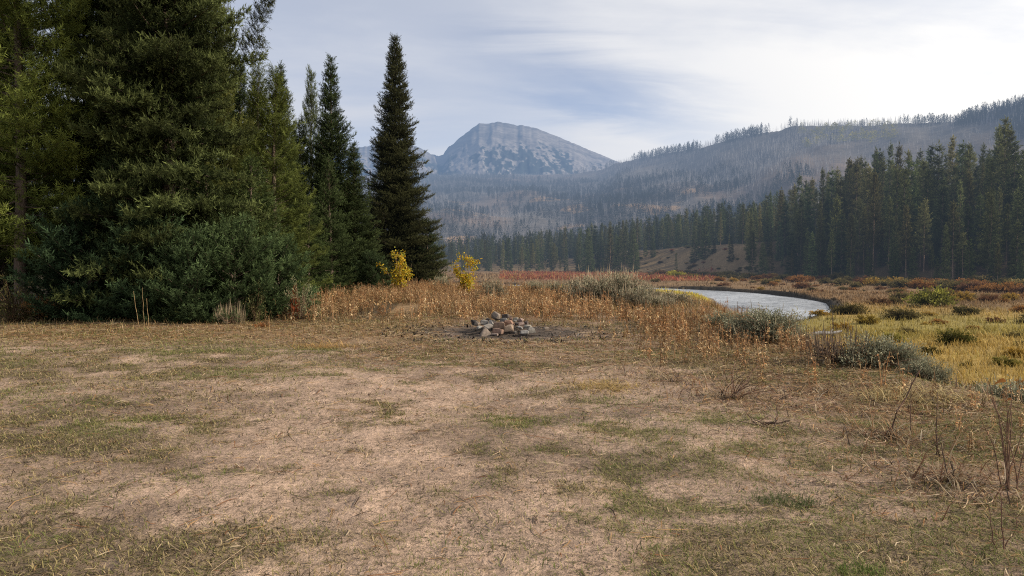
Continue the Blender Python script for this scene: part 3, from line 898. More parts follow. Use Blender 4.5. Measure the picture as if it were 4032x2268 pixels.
o = link('mountain', build_mesh('mountain', V, [Q], c, mm, True)); tag(o, 'bare grey domed mountain peak beyond the valley', None, None, 'structure')

# ------------------------------------------------------------------ ground sheet
def fire_dist(x, y): return np.hypot((x + .15) / 2.0, (y - 16.3) / 1.75)
def bench_zone(x, y): return 1 - sstep(-.5, 2.5, bench_s(x, y))
def grass_density(x, y):
    n = fbm(x * .50 + .3 * y, y * .8, 201, 5, .62); n2 = fbm(x * 2.4, y * 3.0, 202, 4, .6)
    d = .19 + .85 * sstep(.43, .61, n * .62 + n2 * .38)
    sandy = np.exp(-(((x + 1.0 + (y - 6) * .12) / 2.1) ** 2)) * sstep(3.6, 5.2, y) * (1 - sstep(10.5, 13.5, y))
    left = sstep(1.2, 4.0, -x - .12 * y)
    d = d + .25 * (y < 7.5) * (x > .3) * (n2 > .47)
    d = d * (1 - .72 * sandy * (n2 < .62)) + .30 * left * (n2 > .40)
    return np.clip(d, 0, 1) * bench_zone(x, y) * sstep(.7, 1.3, fire_dist(x, y))
def straw_density(x, y):
    e = np.interp(y, XE_Y, XE_X)
    edge = sstep(4.4, .6, e - x) * (y > 3) * (y < 22)
    band = sstep(9.5, 12.5, y + x * .25) * .55 * (x > -3)
    lband = sstep(13.2, 15.5, y - .05 * np.abs(x + 4)) * (x < -1.5) * .9
    n = fbm(x * .7, y * .7, 211, 3)
    return np.clip((np.maximum(np.maximum(edge, band), lband) + .05) * sstep(.25, .6, n + .12), 0, 1) * bench_zone(x, y) * sstep(.6, 1.2, fire_dist(x, y))
def weed_density(x, y):
    e = np.interp(y, XE_Y, XE_X)
    far = sstep(18.0, 23.5, y + (fbm(x * .5, y * .5, 221, 2) - .5) * 2.4 - .02 * x * x + np.where(x < -4, (-4 - x) * .9, 0)) * (x > -6.8 - (y - 20) * .15) * sstep(.25, .45, fbm(x * .3, y * .3, 223, 2) + .2 * (x > -3))
    strip = 1.0 * sstep(3.8, 1.6, e - x + (fbm(x * .8, y * .8, 222, 2) - .5) * 1.6) * sstep(10.2, 12.0, y) * (x < e + 2.2)
    s2 = sstep(2.6, 0.9, e - x) * sstep(4.6, 7.5, y) * (x < e + 1.5) * .38
    return np.clip(np.maximum(np.maximum(far, strip), s2), 0, 1) * (1 - sstep(2.0, 4.0, bench_s(x, y)))

def ground_color(x, y):
    r = np.hypot(x, y); az = np.arctan2(x, y)
    f = lambda s, sd, o=3: fbm(x * s, y * s, sd, o)[..., None]
    n1 = f(.6, 301, 4); n2 = f(2.1, 302, 3)
    dirt = np.array([.50, .362, .272]) * (.62 + .65 * n1)
    pinkish = np.array([.46, .335, .262])
    dirt = dirt * (1 - .5 * n2) + pinkish * .5 * n2
    gd = grass_density(x, y)[..., None]
    c = dirt * (1 - .62 * gd) + np.array([.145, .115, .058]) * .62 * gd
    sd = straw_density(x, y)[..., None]
    c = c * (1 - .7 * sd) + np.array([.22, .14, .09]) * .7 * sd
    dk = sstep(.55, .72, fbm(x * .9, y * .9, 303, 4))[..., None]
    c = c * (1 - .30 * dk)
    lb = (sstep(13.0, 15.5, y) * (x < -1.5))[..., None]
    c = c * (1 - .5 * lb) + np.array([.33, .22, .105]) * .5 * lb
    wd = weed_density(x, y)[..., None]
    c = c * (1 - .7 * wd) + np.array([.17, .105, .055]) * .7 * wd
    wood = (sstep(17.6, 19.2, y - .9 * (x > -7) + .0 * x + (fbm(x * .6, y * .6, 304, 2) - .5) * 1.5) * (x < -3.6 - (y - 20) * .1))[..., None]  # forest floor, with the shade pool at the foot of the firs painted in
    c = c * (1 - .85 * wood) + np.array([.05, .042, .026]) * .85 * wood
    fd = fire_dist(x, y)
    ash = (sstep(1.30, .60, fd + (fbm(x * 1.5, y * 1.5, 305, 3) - .5) * .7))[..., None]
    c = c * (1 - .88 * ash) + np.array([.060, .052, .046]) * .88 * ash
    # meadow
    bz = bench_s(x, y)
    me = sstep(.5, 3.5, bz)[..., None]
    m1 = f(.09, 311, 4); m2 = f(.03, 312, 3); m3 = f(.35, 313, 3)
    mc = np.array([.36, .255, .080]) * (.70 + .6 * m3)
    mc = mc * (1 - sstep(.45, .62, m1)) + np.array([.29, .235, .070]) * sstep(.45, .62, m1)
    farm = sstep(52, 74, y + (m1[..., 0] - .5) * 20 + np.where(x < 20, -30, 0))[..., None]
    mc = mc * (1 - farm) + np.array([.21, .135, .068]) * (.6 + .8 * m3) * farm
    red = (sstep(150, 178, r) * (az < az_of_px(716)) * (az > az_of_px(500)))[..., None] * sstep(.30, .46, m2 * .5 + m1 * .5)
    mc = mc * (1 - red) + np.array([.27, .105, .055]) * (.6 + .8 * m3) * red
    d, side = river_dist(x, y)
    inner = ((side < 0) * sstep(HW + 1.6, HW + 3.4, d) * (1 - sstep(HW + 9, HW + 13, d)) * sstep(58, 66, y) * (y < 126))[..., None]
    mc = mc * (1 - inner) + np.array([.50, .38, .055]) * (.7 + .5 * m3) * inner
    grav = ((side < 0) * (1 - sstep(HW + 1.6, HW + 3.6, d + (m3[..., 0] - .5) * 2)) * (y > 40))[..., None]
    mc = mc * (1 - grav) + np.array([.22, .205, .19]) * (.65 + .7 * m3) * grav
    bank_shade = ((side > 0) * (1 - sstep(HW + .9, HW + 1.9, d)))[..., None]
    mc = mc * (1 - bank_shade) + np.array([.035, .028, .018]) * bank_shade  # shadow under the cut bank painted as a dark strip
    c = c * (1 - me) + mc * me
    # valley side
    u = r - np.interp(az, TOE_AZ, TOE_R)
    vs = (sstep(-8, 6, u) * (y > 0))[..., None]
    vc = np.array([.215, .155, .085]) * (.6 + .8 * m3)
    vc = vc * (1 - sstep(22, 40, u)[..., None] * .35)
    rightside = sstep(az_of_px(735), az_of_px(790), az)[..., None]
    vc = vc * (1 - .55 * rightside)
    c = c * (1 - vs) + vc * vs
    return c

fr = math.radians(42)
azs = np.concatenate([np.linspace(-fr, fr, 560), np.linspace(fr, 2 * math.pi - fr, 62)[1:]])
rads = np.concatenate([[.02, .5, 1.0, 1.5, 2.0], np.geomspace(2.3, 640, 560), [800, 1200, 2500, 6000]])
def ground_h(x, y):
    r = np.hypot(x, y); az = np.arctan2(x, y)
    z = base_ground(x, y)
    far = r > 645
    fz = base_ground(640 * np.sin(az), 640 * np.cos(az))
    return np.where(far, np.where(np.abs(az) < 1.0, -30.0, fz), z)
V, Q = polar_grid(azs, rads, ground_h)
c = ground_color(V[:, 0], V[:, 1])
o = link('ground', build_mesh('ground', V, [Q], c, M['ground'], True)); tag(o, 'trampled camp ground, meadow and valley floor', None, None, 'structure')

# river
P = RIVS; tg = np.gradient(P, axis=0); tg /= np.linalg.norm(tg, axis=1)[:, None]; nn = np.column_stack([-tg[:, 1], tg[:, 0]])
cols = np.linspace(-7.2, 7.2, 9)
V = np.concatenate([np.column_stack([P + nn * w, np.full(len(P), ZW)]) for w in cols])
npn = len(P)
Q = []
for k in range(8):
    for i in range(npn - 1):
        Q.append((k * npn + i, k * npn + i + 1, (k + 1) * npn + i + 1, (k + 1) * npn + i))
o = link('river', build_mesh('river', V, [np.array(Q)], None, M['water'], True)); tag(o, 'shallow silvery river bending through the meadow', None, None, 'structure')

# ------------------------------------------------------------------ ground cover (stuff)
def sample(n, fn, ymin, ymax, seed, half=.76, margin=.6, power=1.0):
    g = np.random.default_rng(seed)
    y = ymin + (ymax - ymin) * g.random(n) ** power
    x = (g.random(n) * 2 - 1) * (half * y + margin)
    w = fn(x, y) * (half * y + margin) / (half * ymax + margin)
    m = g.random(n) < w
    return x[m], y[m], g

def blades(acc, x, y, z, g, L, W, lean, colr, bend=.5, two=True):
    n = len(x)
    a = g.uniform(0, 6.28, n)
    d = np.column_stack([np.cos(a), np.sin(a), 0 * a]); sd = np.column_stack([-np.sin(a), np.cos(a), 0 * a])
    up = np.array([0, 0, 1.])
    base = np.column_stack([x, y, z])
    le = np.clip(lean + g.normal(size=n) * .3, 0, 1.5)[:, None]
    d1 = d * np.sin(le) + up * np.cos(le); l2 = le + bend; d2 = d * np.sin(l2) + up * np.cos(l2)
    L = L[:, None]; W = W[:, None]
    mid = base + d1 * L * .5; tip = mid + d2 * L * .5
    tip[:, 2] = np.maximum(tip[:, 2], base[:, 2] + .003)
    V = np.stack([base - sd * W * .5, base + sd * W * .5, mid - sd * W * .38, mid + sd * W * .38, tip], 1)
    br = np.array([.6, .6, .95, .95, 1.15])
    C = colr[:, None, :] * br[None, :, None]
    k = (np.arange(n) * 5)[:, None, None]
    T_ = (np.array([[2, 3, 4]])[None] + k).reshape(-1, 3); Q_ = (np.array([[0, 1, 3, 2]])[None] + k).reshape(-1, 4)
    acc.add(V.reshape(-1, 3), T_, Q_, C.reshape(-1, 3))

def pick(g, n, pal, probs):
    pal = np.array(pal); i = g.choice(len(pal), n, p=probs)
    return pal[i] * g.uniform(.7, 1.3, (n, 1))

acc = Acc()
for (y0, y1, n, lm, wm, sd) in [(2.7, 7.5, 330000, .050, .0046, 1), (7.0, 13, 280000, .062, .0066, 2), (12.5, 22, 170000, .080, .010, 3)]:
    x, y, g = sample(n, grass_density, y0, y1, 400 + sd)
    nn_ = len(x); z = base_ground(x, y)
    gr = (sstep(.46, .60, fbm(x * .8, y * 1.0, 420, 4, .6) + .13 * (y < 8) * (x > -.3)) * g.uniform(.3, 1, nn_))[:, None]
    col = pick(g, nn_, [(.19, .20, .065), (.32, .27, .115), (.52, .41, .22), (.075, .055, .034)], [.26, .28, .22, .24]) * (1 - gr * .62) + pick(g, nn_, [(.125, .20, .04), (.20, .27, .065), (.32, .32, .11)], [.42, .36, .22]) * gr * .62
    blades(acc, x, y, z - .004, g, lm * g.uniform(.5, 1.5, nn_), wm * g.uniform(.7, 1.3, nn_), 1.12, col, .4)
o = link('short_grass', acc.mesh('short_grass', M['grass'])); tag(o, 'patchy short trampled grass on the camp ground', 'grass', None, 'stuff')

# dry standing grass along wood edge, firepit edge and between the weeds
acc = Acc()
def dry_d(x, y):
    a = sstep(14.0, 16.5, y + x * .02) * (x < -2.4) * (1 - sstep(20, 21.2, y)) * .9
    b = weed_density(x, y) * .9
    c = np.exp(-((fire_dist(x, y) - 1.5) / .5) ** 2) * (y > 16.8) * .9
    return np.maximum(np.maximum(a, b), c)
x, y, g = sample(110000, dry_d, 8, 44, 431, power=.8)
nn_ = len(x); z = base_ground(x, y)
tall = np.where(weed_density(x, y) > .4, 1.9, 1.0) * np.where(y < 20, .8, 1)
col = pick(g, nn_, [(.40, .28, .13), (.30, .19, .085), (.22, .19, .08), (.46, .36, .20), (.14, .09, .045)], [.3, .28, .14, .13, .15])
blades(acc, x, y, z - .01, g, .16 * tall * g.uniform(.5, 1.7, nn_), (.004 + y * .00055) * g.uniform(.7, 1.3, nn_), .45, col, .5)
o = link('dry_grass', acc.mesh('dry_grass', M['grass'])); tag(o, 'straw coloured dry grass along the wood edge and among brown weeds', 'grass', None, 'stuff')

# fallen straw, curled pieces lying on the ground
acc = Acc()
for (y0, y1, n, L0, W0, sd) in [(2.8, 8, 60000, .11, .007, 1), (7.5, 14, 80000, .14, .010, 2), (13.5, 22, 50000, .17, .014, 3)]:
    x, y, g = sample(n, lambda a, b: np.clip(straw_density(a, b) + .035 * bench_zone(a, b), 0, 1), y0, y1, 440 + sd)
    n_ = len(x); z = base_ground(x, y) + .006
    a = g.uniform(0, 6.28, n_); cv = g.normal(size=n_) * .42; L = L0 * np.exp(g.normal(size=n_) * .6 - .25); W = W0 * g.uniform(.4, 1.0, n_)
    pts_ = []; h = z.copy(); px_, py_ = x.copy(), y.copy(); lift = np.abs(g.normal(size=n_)) * .009
    rows = []
    for k in range(4):
        zz = base_ground(px_, py_) + .005 + lift * math.sin((k + .3) / 3.4 * math.pi) * (1 + 2 * (g.random(n_) < .1))
        wv = W * (.75, 1, .9, .35)[k]
        sdx, sdy = -np.sin(a), np.cos(a)
        rows.append(np.column_stack([px_ - sdx * wv / 2, py_ - sdy * wv / 2, zz])); rows.append(np.column_stack([px_ + sdx * wv / 2, py_ + sdy * wv / 2, zz + wv * .4]))
        px_ = px_ + np.cos(a) * L / 3; py_ = py_ + np.sin(a) * L / 3; a = a + cv * .5
    V = np.stack(rows, 1).reshape(-1, 3)
    Q = np.array([[0, 1, 3, 2], [2, 3, 5, 4], [4, 5, 7, 6]])
    Q = (Q[None] + (np.arange(n_) * 8)[:, None, None]).reshape(-1, 4)
    col = pick(g, n_, [(.46, .35, .22), (.40, .25, .12), (.24, .12, .06), (.52, .42, .29), (.07, .045, .03)], [.26, .28, .2, .08, .18])
    acc.add(V, None, Q, np.repeat(col, 8, axis=0))
g = np.random.default_rng(480)
n_ = 1500; a = g.uniform(0, 6.28, n_); q = np.sqrt(g.random(n_)) * 1.25
x = -.15 + np.cos(a) * q * 2.3; y = 16.3 + np.sin(a) * q * 2.0; z = base_ground(x, y) + .004
col = pick(g, n_, [(.015, .014, .013), (.05, .045, .04), (.30, .28, .25), (.12, .09, .06)], [.46, .26, .14, .14])
blades(acc, x, y, z, g, .10 * g.uniform(.4, 1.4, n_), .03 * g.uniform(.5, 1.4, n_), 1.25, col, .2)
for cdx, cdep, n_, rad in [(1845, 8.3, 420, .9), (2245, 6.5, 420, .6), (2400, 5.2, 420, .8), (2330, 8.4, 260, .8), (1700, 9.6, 260, 1.0), (2080, 8.8, 300, .9)]:
    cx0, cy0 = at(cdx, cdep)
    a = g.uniform(0, 6.28, n_); q = np.abs(g.normal(size=n_)) * .6 * rad
    x = cx0 + np.cos(a) * q; y = cy0 + np.sin(a) * q; z = base_ground(x, y) + .004
    col = pick(g, n_, [(.44, .34, .21), (.34, .20, .10), (.20, .10, .055), (.58, .48, .34), (.06, .04, .03)], [.24, .26, .22, .08, .20])
    blades(acc, x, y, z, g, .20 * np.exp(g.normal(size=n_) * .45), .0075 * g.uniform(.6, 1.5, n_), 1.15, col, .45)
o = link('straw_litter', acc.mesh('straw_litter', M['weed'])); tag(o, 'broken dry stems and leaf litter strewn over the bare soil', 'litter', None, 'stuff')

# rust brown dead weeds
def weed_template(seed):
    g = np.random.default_rng(seed); a = Acc()
    for s in range(g.integers(2, 5)):
        H = g.uniform(.4, .85); az_ = g.uniform(0, 6.28); le = g.uniform(.02, .3)
        b = np.array([g.normal() * .06, g.normal() * .06, 0]); tip = b + np.array([math.cos(az_) * math.sin(le), math.sin(az_) * math.sin(le), math.cos(le)]) * H
        pts_ = [b, (b + tip) / 2 + g.normal(size=3) * .02, tip]
        a.tube(pts_, [.009, .008, .005], 3, np.array([.30, .17, .085]) * g.uniform(.7, 1.2))
        for k in range(g.integers(6, 13)):
            t_ = g.uniform(.08, 1.0); p0 = b + (tip - b) * t_
            aa = g.uniform(0, 6.28); L = g.uniform(.07, .19) * (1.25 - .5 * t_); W = L * g.uniform(.16, .30)
            d = np.array([math.cos(aa), math.sin(aa), g.uniform(.0, .9)]); d /= np.linalg.norm(d)
            p1 = p0 + d * L * .5; p2 = p1 + np.array([d[0] * .6, d[1] * .6, -g.uniform(.1, 1.0)]) * L * .55
            w = np.cross(d, [0, 0, 1.]) + g.normal(size=3) * .3; w /= np.linalg.norm(w)
            cc = np.array([(.35, .175, .075), (.50, .32, .15), (.22, .115, .055), (.62, .46, .26)][g.choice(4, p=[.34, .28, .2, .18])]) * g.uniform(.75, 1.25)
            a.add([p0 - w * W * .25, p0 + w * W * .25, p1 + w * W * .5, p1 - w * W * .5, p2 + w * W * .12, p2 - w * W * .12], None, [[0, 1, 2, 3], [3, 2, 4, 5]], cc)
    V = np.concatenate(a.V); return V, np.concatenate(a.Q), np.concatenate(a.C)
WT = [weed_template(500 + i) for i in range(9)]
acc = Acc()
x, y, g = sample(34000, lambda a, b: weed_density(a, b) * sstep(.33, .53, fbm(a * .6, b * .6, 450, 3) + .07 + .14 * (a > 1.8) * (b < 22)), 4.5, 44, 451, power=.8)
sel = g.integers(0, 9, len(x)); z = base_ground(x, y)
for i in range(9):
    m = sel == i; n_ = m.sum()
    a = g.uniform(0, 6.28, n_); s = g.uniform(.6, 1.12, n_) * np.where(y[m] < 9, .34, np.where(y[m] < 16, .58, .80)) * np.where((x[m] > 3.6) & (y[m] > 18), .52, 1)
    X = np.column_stack([np.cos(a), np.sin(a), 0 * a]) * s[:, None]; Y = np.column_stack([-np.sin(a), np.cos(a), 0 * a]) * s[:, None]; Z = np.column_stack([0 * a, 0 * a, s])
    V, Qt, Ct = WT[i]
    tn = sstep(.50, .68, fbm(x[m] * .45, y[m] * .45, 455, 3))[:, None, None]
    Vv = np.column_stack([x[m], y[m], z[m]])[:, None, :] + V[None, :, 0:1] * X[:, None] + V[None, :, 1:2] * Y[:, None] + V[None, :, 2:3] * Z[:, None]
    acc.add(Vv.reshape(-1, 3), None, (Qt[None] + (np.arange(n_) * len(V))[:, None, None]).reshape(-1, 4), (Ct[None] * g.uniform(.6, 1.5, (n_, 1, 1)) * (np.array([1, 1, 1.])[None, None] * (1 - tn) + np.array([1.15, 1.25, 1.35])[None, None] * tn)).reshape(-1, 3))
o = link('dry_weeds', acc.mesh('dry_weeds', M['weed'])); tag(o, 'rust brown dead weeds with curled leaves behind and beside the fire ring', 'weeds', None, 'stuff')
print('weeds', len(x))

# meadow grass below the bench
acc = Acc()
def mead(x, y):
    d, side = river_dist(x, y)
    az = np.arctan2(x, y); r = np.hypot(x, y)
    ok = (bench_s(x, y) > .7) & (r < np.interp(az, TOE_AZ, TOE_R) + 5)
    ok &= np.where(side > 0, d > HW + .6, d > HW + 3.0)
    return ok * 1.0
for (y0, y1, n, sd) in [(6, 45, 110000, 1), (40, 100, 90000, 2), (90, 260, 70000, 3)]:
    x, y, g = sample(n, mead, y0, y1, 460 + sd, half=.80)
    n_ = len(x); z = base_ground(x, y)
    gc = ground_color(x, y)
    col = np.clip(gc * g.uniform(.65, 2.0, (n_, 1)), 0, .65)
    blades(acc, x, y, z - .02, g, (.30 + .0012 * y) * g.uniform(.5, 1.5, n_), (.008 + y * .00075) * g.uniform(.7, 1.3, n_), .3, col, .5)
o = link('meadow_grass', acc.mesh('meadow_grass', M['grass'])); tag(o, 'golden and green sedge growing across the wet meadow', 'grass', None, 'stuff')

# low red brush beyond the river
acc = Acc()
def redd(x, y):
    az = np.arctan2(x, y); r = np.hypot(x, y)
    m1 = fbm(x * .09, y * .09, 311, 4); m2 = fbm(x * .03, y * .03, 312, 3)
    d, side = river_dist(x, y)
    return sstep(150, 178, r) * (az < az_of_px(716)) * (az > az_of_px(500)) * sstep(.32, .48, m2 * .5 + m1 * .5) * (r < np.interp(az, TOE_AZ, TOE_R) + 2) * (d > HW + 2)
x, y, g = sample(36000, redd, 140, 300, 470, half=.35)
n_ = len(x); z = base_ground(x, y); col = pick(g, n_, [(.34, .10, .055), (.32, .15, .065), (.42, .26, .09), (.18, .07, .045)], [.32, .28, .24, .16])
blades(acc, x, y, z, g, (.35 + .9 * fbm(x * .25, y * .25, 471, 3)) * g.uniform(.4, 1.3, n_), .32 * g.uniform(.7, 1.4, n_), .4, col, .3)
o = link('red_brush', acc.mesh('red_brush', M['leaf'])); tag(o, 'low red autumn brush covering the flat beyond the river', 'brush', None, 'stuff')

# ------------------------------------------------------------------ shrubs
def shrub_mesh(name, seed, R, H, n_stem, n_leaf, leafL, leafW, col, tip, mat, spikes=0, spikecol=(.34, .28, .20), lump=.35, dense=.35, spike_h=.28):
    g = np.random.default_rng(seed); st = Acc(); lf = Acc()
    O = []; Dd = []; C = []
    for i in range(n_stem):
        a = g.uniform(0, 6.28); e = math.acos(g.uniform(.05, 1)) * .98
        k = g.uniform(1 - lump, 1.05)
        end = np.array([math.cos(a) * math.sin(e) * R, math.sin(a) * math.sin(e) * R, math.cos(e) * H * .95 + .05 * H]) * k
        mid = end * .5 + np.array([0, 0, .12 * H]) + g.normal(size=3) * .04 * R
        b = np.array([math.cos(a), math.sin(a), 0]) * R * .08
        st.tube([b, mid, end], np.array([.016, .010, .004]) * (R / .8) ** .5, 3)
        m_ = int(n_leaf * g.uniform(.7, 1.3))
        t = g.uniform(dense, 1.03, m_)[:, None]
        pth = (1 - t) ** 2 * b + 2 * t * (1 - t) * mid + t * t * end
        pos = pth + g.normal(size=(m_, 3)) * np.array([R, R, H]) * .075
        pos[:, 2] = np.abs(pos[:, 2])
        O.append(pos); out_ = pos * np.array([1 / R, 1 / R, 1 / H])
        Dd.append(out_ * .6 + g.normal(size=(m_, 3)) * .5 + np.array([0, 0, .5]))
        q = np.clip(np.linalg.norm(out_, axis=1), 0, 1)[:, None] ** 2
        C.append((np.array(col) * (1 - q) + np.array(tip) * q) * g.uniform(.7, 1.25) * g.uniform(.8, 1.2, (m_, 1)))
        for s_ in range(spikes):
            p0 = end + g.normal(size=3) * np.array([R, R, H]) * .10
            hh = spike_h * g.uniform(.6, 1.3)
            p1 = p0 + np.array([end[0] * .12 + g.normal() * .02, end[1] * .12 + g.normal() * .02, hh])
            w = .006
            aa = g.uniform(0, 3.14); dv = np.array([math.cos(aa), math.sin(aa), 0]) * w
            p0 = p0 - np.array([0, 0, .05])
            lf.add([p0 - dv * .4, p0 + dv * .4, (p0 + p1) / 2 + dv, (p0 + p1) / 2 - dv, p1], [[3, 2, 4]], [[0, 1, 2, 3]], np.array(spikecol) * g.uniform(.75, 1.25))
    O = np.concatenate(O); Dd = np.concatenate(Dd); C = np.concatenate(C)
    TV = np.array([[0, 0, 0], [.45, .5, .1], [1, 0, 0], [.45, -.5, .1]], float); TQ = np.array([[0, 1, 2, 3]])
    X, Y, Z = frames(Dd, None, 1.0)
    sc = leafL * g.uniform(.7, 1.3, len(O))[:, None]
    lf.stamp(TV, None, np.array([.8, 1, 1.1, 1]), O, X * sc, Y * sc * (leafW / leafL), Z * sc, C, TQ)
    return lf.mesh(name + '_leaves', mat), st.mesh(name + '_stems', M['stem'])

SH = {}
for i in range(3):
    SH['sage%d' % i] = shrub_mesh('sage%d' % i, 600 + i, .75, .62, 70, 70, .045, .020, (.060, .060, .042), (.30, .295, .215), M['sage'], spikes=4, spikecol=(.40, .34, .25), dense=.45, lump=.35, spike_h=.14)
for i in range(2):
    SH['sagelow%d' % i] = shrub_mesh('sagelow%d' % i, 605 + i, .75, .62, 80, 90, .040, .018, (.050, .052, .036), (.30, .30, .215), M['sage'], spikes=1 - i, spikecol=(.36, .31, .22), dense=.5, lump=.38, spike_h=.16)
SH['sagebare'] = shrub_mesh('sagebare', 610, .6, .5, 60, 14, .035, .014, (.07, .06, .045), (.18, .165, .125), M['sage'], spikes=3, spikecol=(.30, .25, .19), dense=.5, spike_h=.35)
for i in range(3):
    SH['willow%d' % i] = shrub_mesh('willow%d' % i, 620 + i, 1.6, 1.25, 60, 46, .17, .085, (.11, .10, .055), (.42, .36, .17), M['leaf'], lump=.45)
SH['low'] = shrub_mesh('low', 630, 1.1, .6, 46, 36, .13, .07, (.11, .10, .055), (.42, .36, .17), M['leaf'], lump=.5)
SH['pale'] = shrub_mesh('pale', 640, .7, 1.25, 40, 26, .065, .028, (.09, .10, .045), (.30, .31, .18), M['leaf'], dense=.3, lump=.3)
SH['rusty'] = shrub_mesh('rusty', 641, .5, .45, 30, 26, .075, .034, (.20, .09, .04), (.40, .20, .08), M['leaf'], dense=.3)

def put_shrub(name, key, label, cat, x, y, rz, sc, group=None, tint=(1, 1, 1), sink=.03):
    o = thing(name, label, cat, (x, y, gz(x, y) - sink), rz, sc, group)
    a = link('leaves', SH[key][0], o); a.color = (*tint, 1)
    b = link('stems', SH[key][1], o); b.color = (*tint, 1)
    return o

sage_spots = [
    # display x, depth, scale xy, scale z, label
    (1575, 26.0, 1.25, 1.55, 'tallest sagebrush in the middle of the big grey sage clump'),
    (1500, 26.5, 1.2, 1.5, 'sagebrush with dark hollow under it, at the fire ring end of the sage clump'),
    (1640, 27.0, 1.2, 1.0, 'sagebrush on the river side of the sage clump, thick with pale spikes'),
    (1545, 29.0, 1.3, 1.65, 'sagebrush at the back of the big sage clump, red flat behind it'),
    (1460, 29.5, 1.1, 1.35, 'sagebrush behind the brown weeds at the thin end of the clump'),
    (1690, 26.2, 1.15, .78, 'low outer sagebrush of the clump above the yellow river bank grass'),
    (1610, 24.6, .9, 1.0, 'small sagebrush leaning out of the front of the sage clump'),
    (1660, 24.3, .8, .65, 'small grey sagebrush nearest the river bend in front of the clump'),
    (1240, 28.5, .75, 1.30, 'thin upright sage with bare grey spikes beyond the fire ring'),
    (1110, 40.0, .9, 1.1, 'small grey sage near the foot of the lone spire'),
    (1345, 34.0, .9, 1.1, 'sage far back in the brown weeds beyond the stone pile'),
    (1400, 33.0, .9, 1.15, 'grey sage at the back of the weeds, between clump and thin upright sage'),
    (1945, 14.6, 1.0, 1.02, 'grey green sagebrush with tall spikes standing against the river water'),
    (1890, 15.2, .8, .95, 'darker sagebrush touching the one that stands against the river'),
    (1815, 16.6, .6, .8, 'thin pale sage between orange weeds and the water'),
    (1995, 15.2, .7, .7, 'low sage on the meadow side of the river sagebrush'),
    (2215, 11.0, .82, .75, 'rounded grey green sagebrush at the bank edge, dark below'),
    (2265, 11.4, .6, .62, 'small silvery sage touching the rounded bank edge sagebrush'),
    (2545, 9.6, .85, .75, 'pale silver sage at the very edge of the picture above the meadow'),
    (2490, 10.2, .6, .6, 'wispy sage between yellow green growth and the silver sage'),
    (2335, 10.4, .5, .55, 'thin brownish sage among red brown weeds on the bank'),
]
for i, (dx, dep, s, sz_, lab) in enumerate(sage_spots):
    x, y = at(dx, dep)
    put_shrub('sagebrush', 'sage%d' % (i % 3) if i < 12 else 'sagelow%d' % (i % 2), lab, 'sagebrush', x, y, i * 1.3, (s * 1.15, s * 1.15, sz_ * (1.22 if i < 9 else 1.1)), 'sagebrush on the bench edge', (1.12, 1.08, 1.02) if i < 9 else (1.1, 1.1, 1.02))
x, y = at(2110, 11.3)
put_shrub('twiggy_shrub', 'sagebare', 'dark leafless twiggy shrub beside the rounded bank edge sagebrush', 'shrub', x, y, 1, (.85, .85, .95), None, (.55, .5, .5))
x, y = at(605, 18.6)
put_shrub('sagebrush', 'sagebare', 'small spiky grey sage at the foot of the near firs', 'sagebrush', x * 1.0 - .25, y, 1, (.62, .62, .85), None, (1.2, 1.15, 1.0))
x, y = at(735, 20.2)
put_shrub('willow_shrub', 'pale', 'leafy shrub with pale green leaves at the sunny corner of the near firs', 'shrub', x + .25, y - .1, 0, (.8, .8, 1.05), None, (1.15, 1.15, 1.1))
x, y = at(648, 19.4)
put_shrub('willow_shrub', 'pale', 'thin olive leafed shrub against the dark fir skirt', 'shrub', x, y - .1, 2, (.5, .5, .95), None, (.95, .95, .7))
x, y = at(742, 20.1)
o = put_shrub('red_leaf_shrub', 'rusty', 'small patch of red leaves at the top of the pale leafed shrub', 'shrub', x, y - .1, 0, (.30, .30, 2.1), None, (1.0, .55, .55))
x, y = at(28, 19.3)
put_shrub('leafy_shrub', 'pale', 'dark leafy shrub at the very edge of the picture beside golden dry brush', 'shrub', x, y, 1, (1.0, 1.0, 1.15), None, (.55, .5, .35))
x, y = at(98, 20.0)
put_shrub('golden_brush', 'rusty', 'sunlit golden dry brush under the broad olive pine', 'shrub', x, y, 1, (1.5, 1.2, 1.7), None, (1.15, 1.35, 1.3))
x, y = at(745, 18.2)
put_shrub('rusty_shrub', 'rusty', 'low orange leafed plant in the dry grass near the pale leafed shrub', 'plant', x - .9, y, 0, (.5, .5, .35), None, (1, .9, .8))

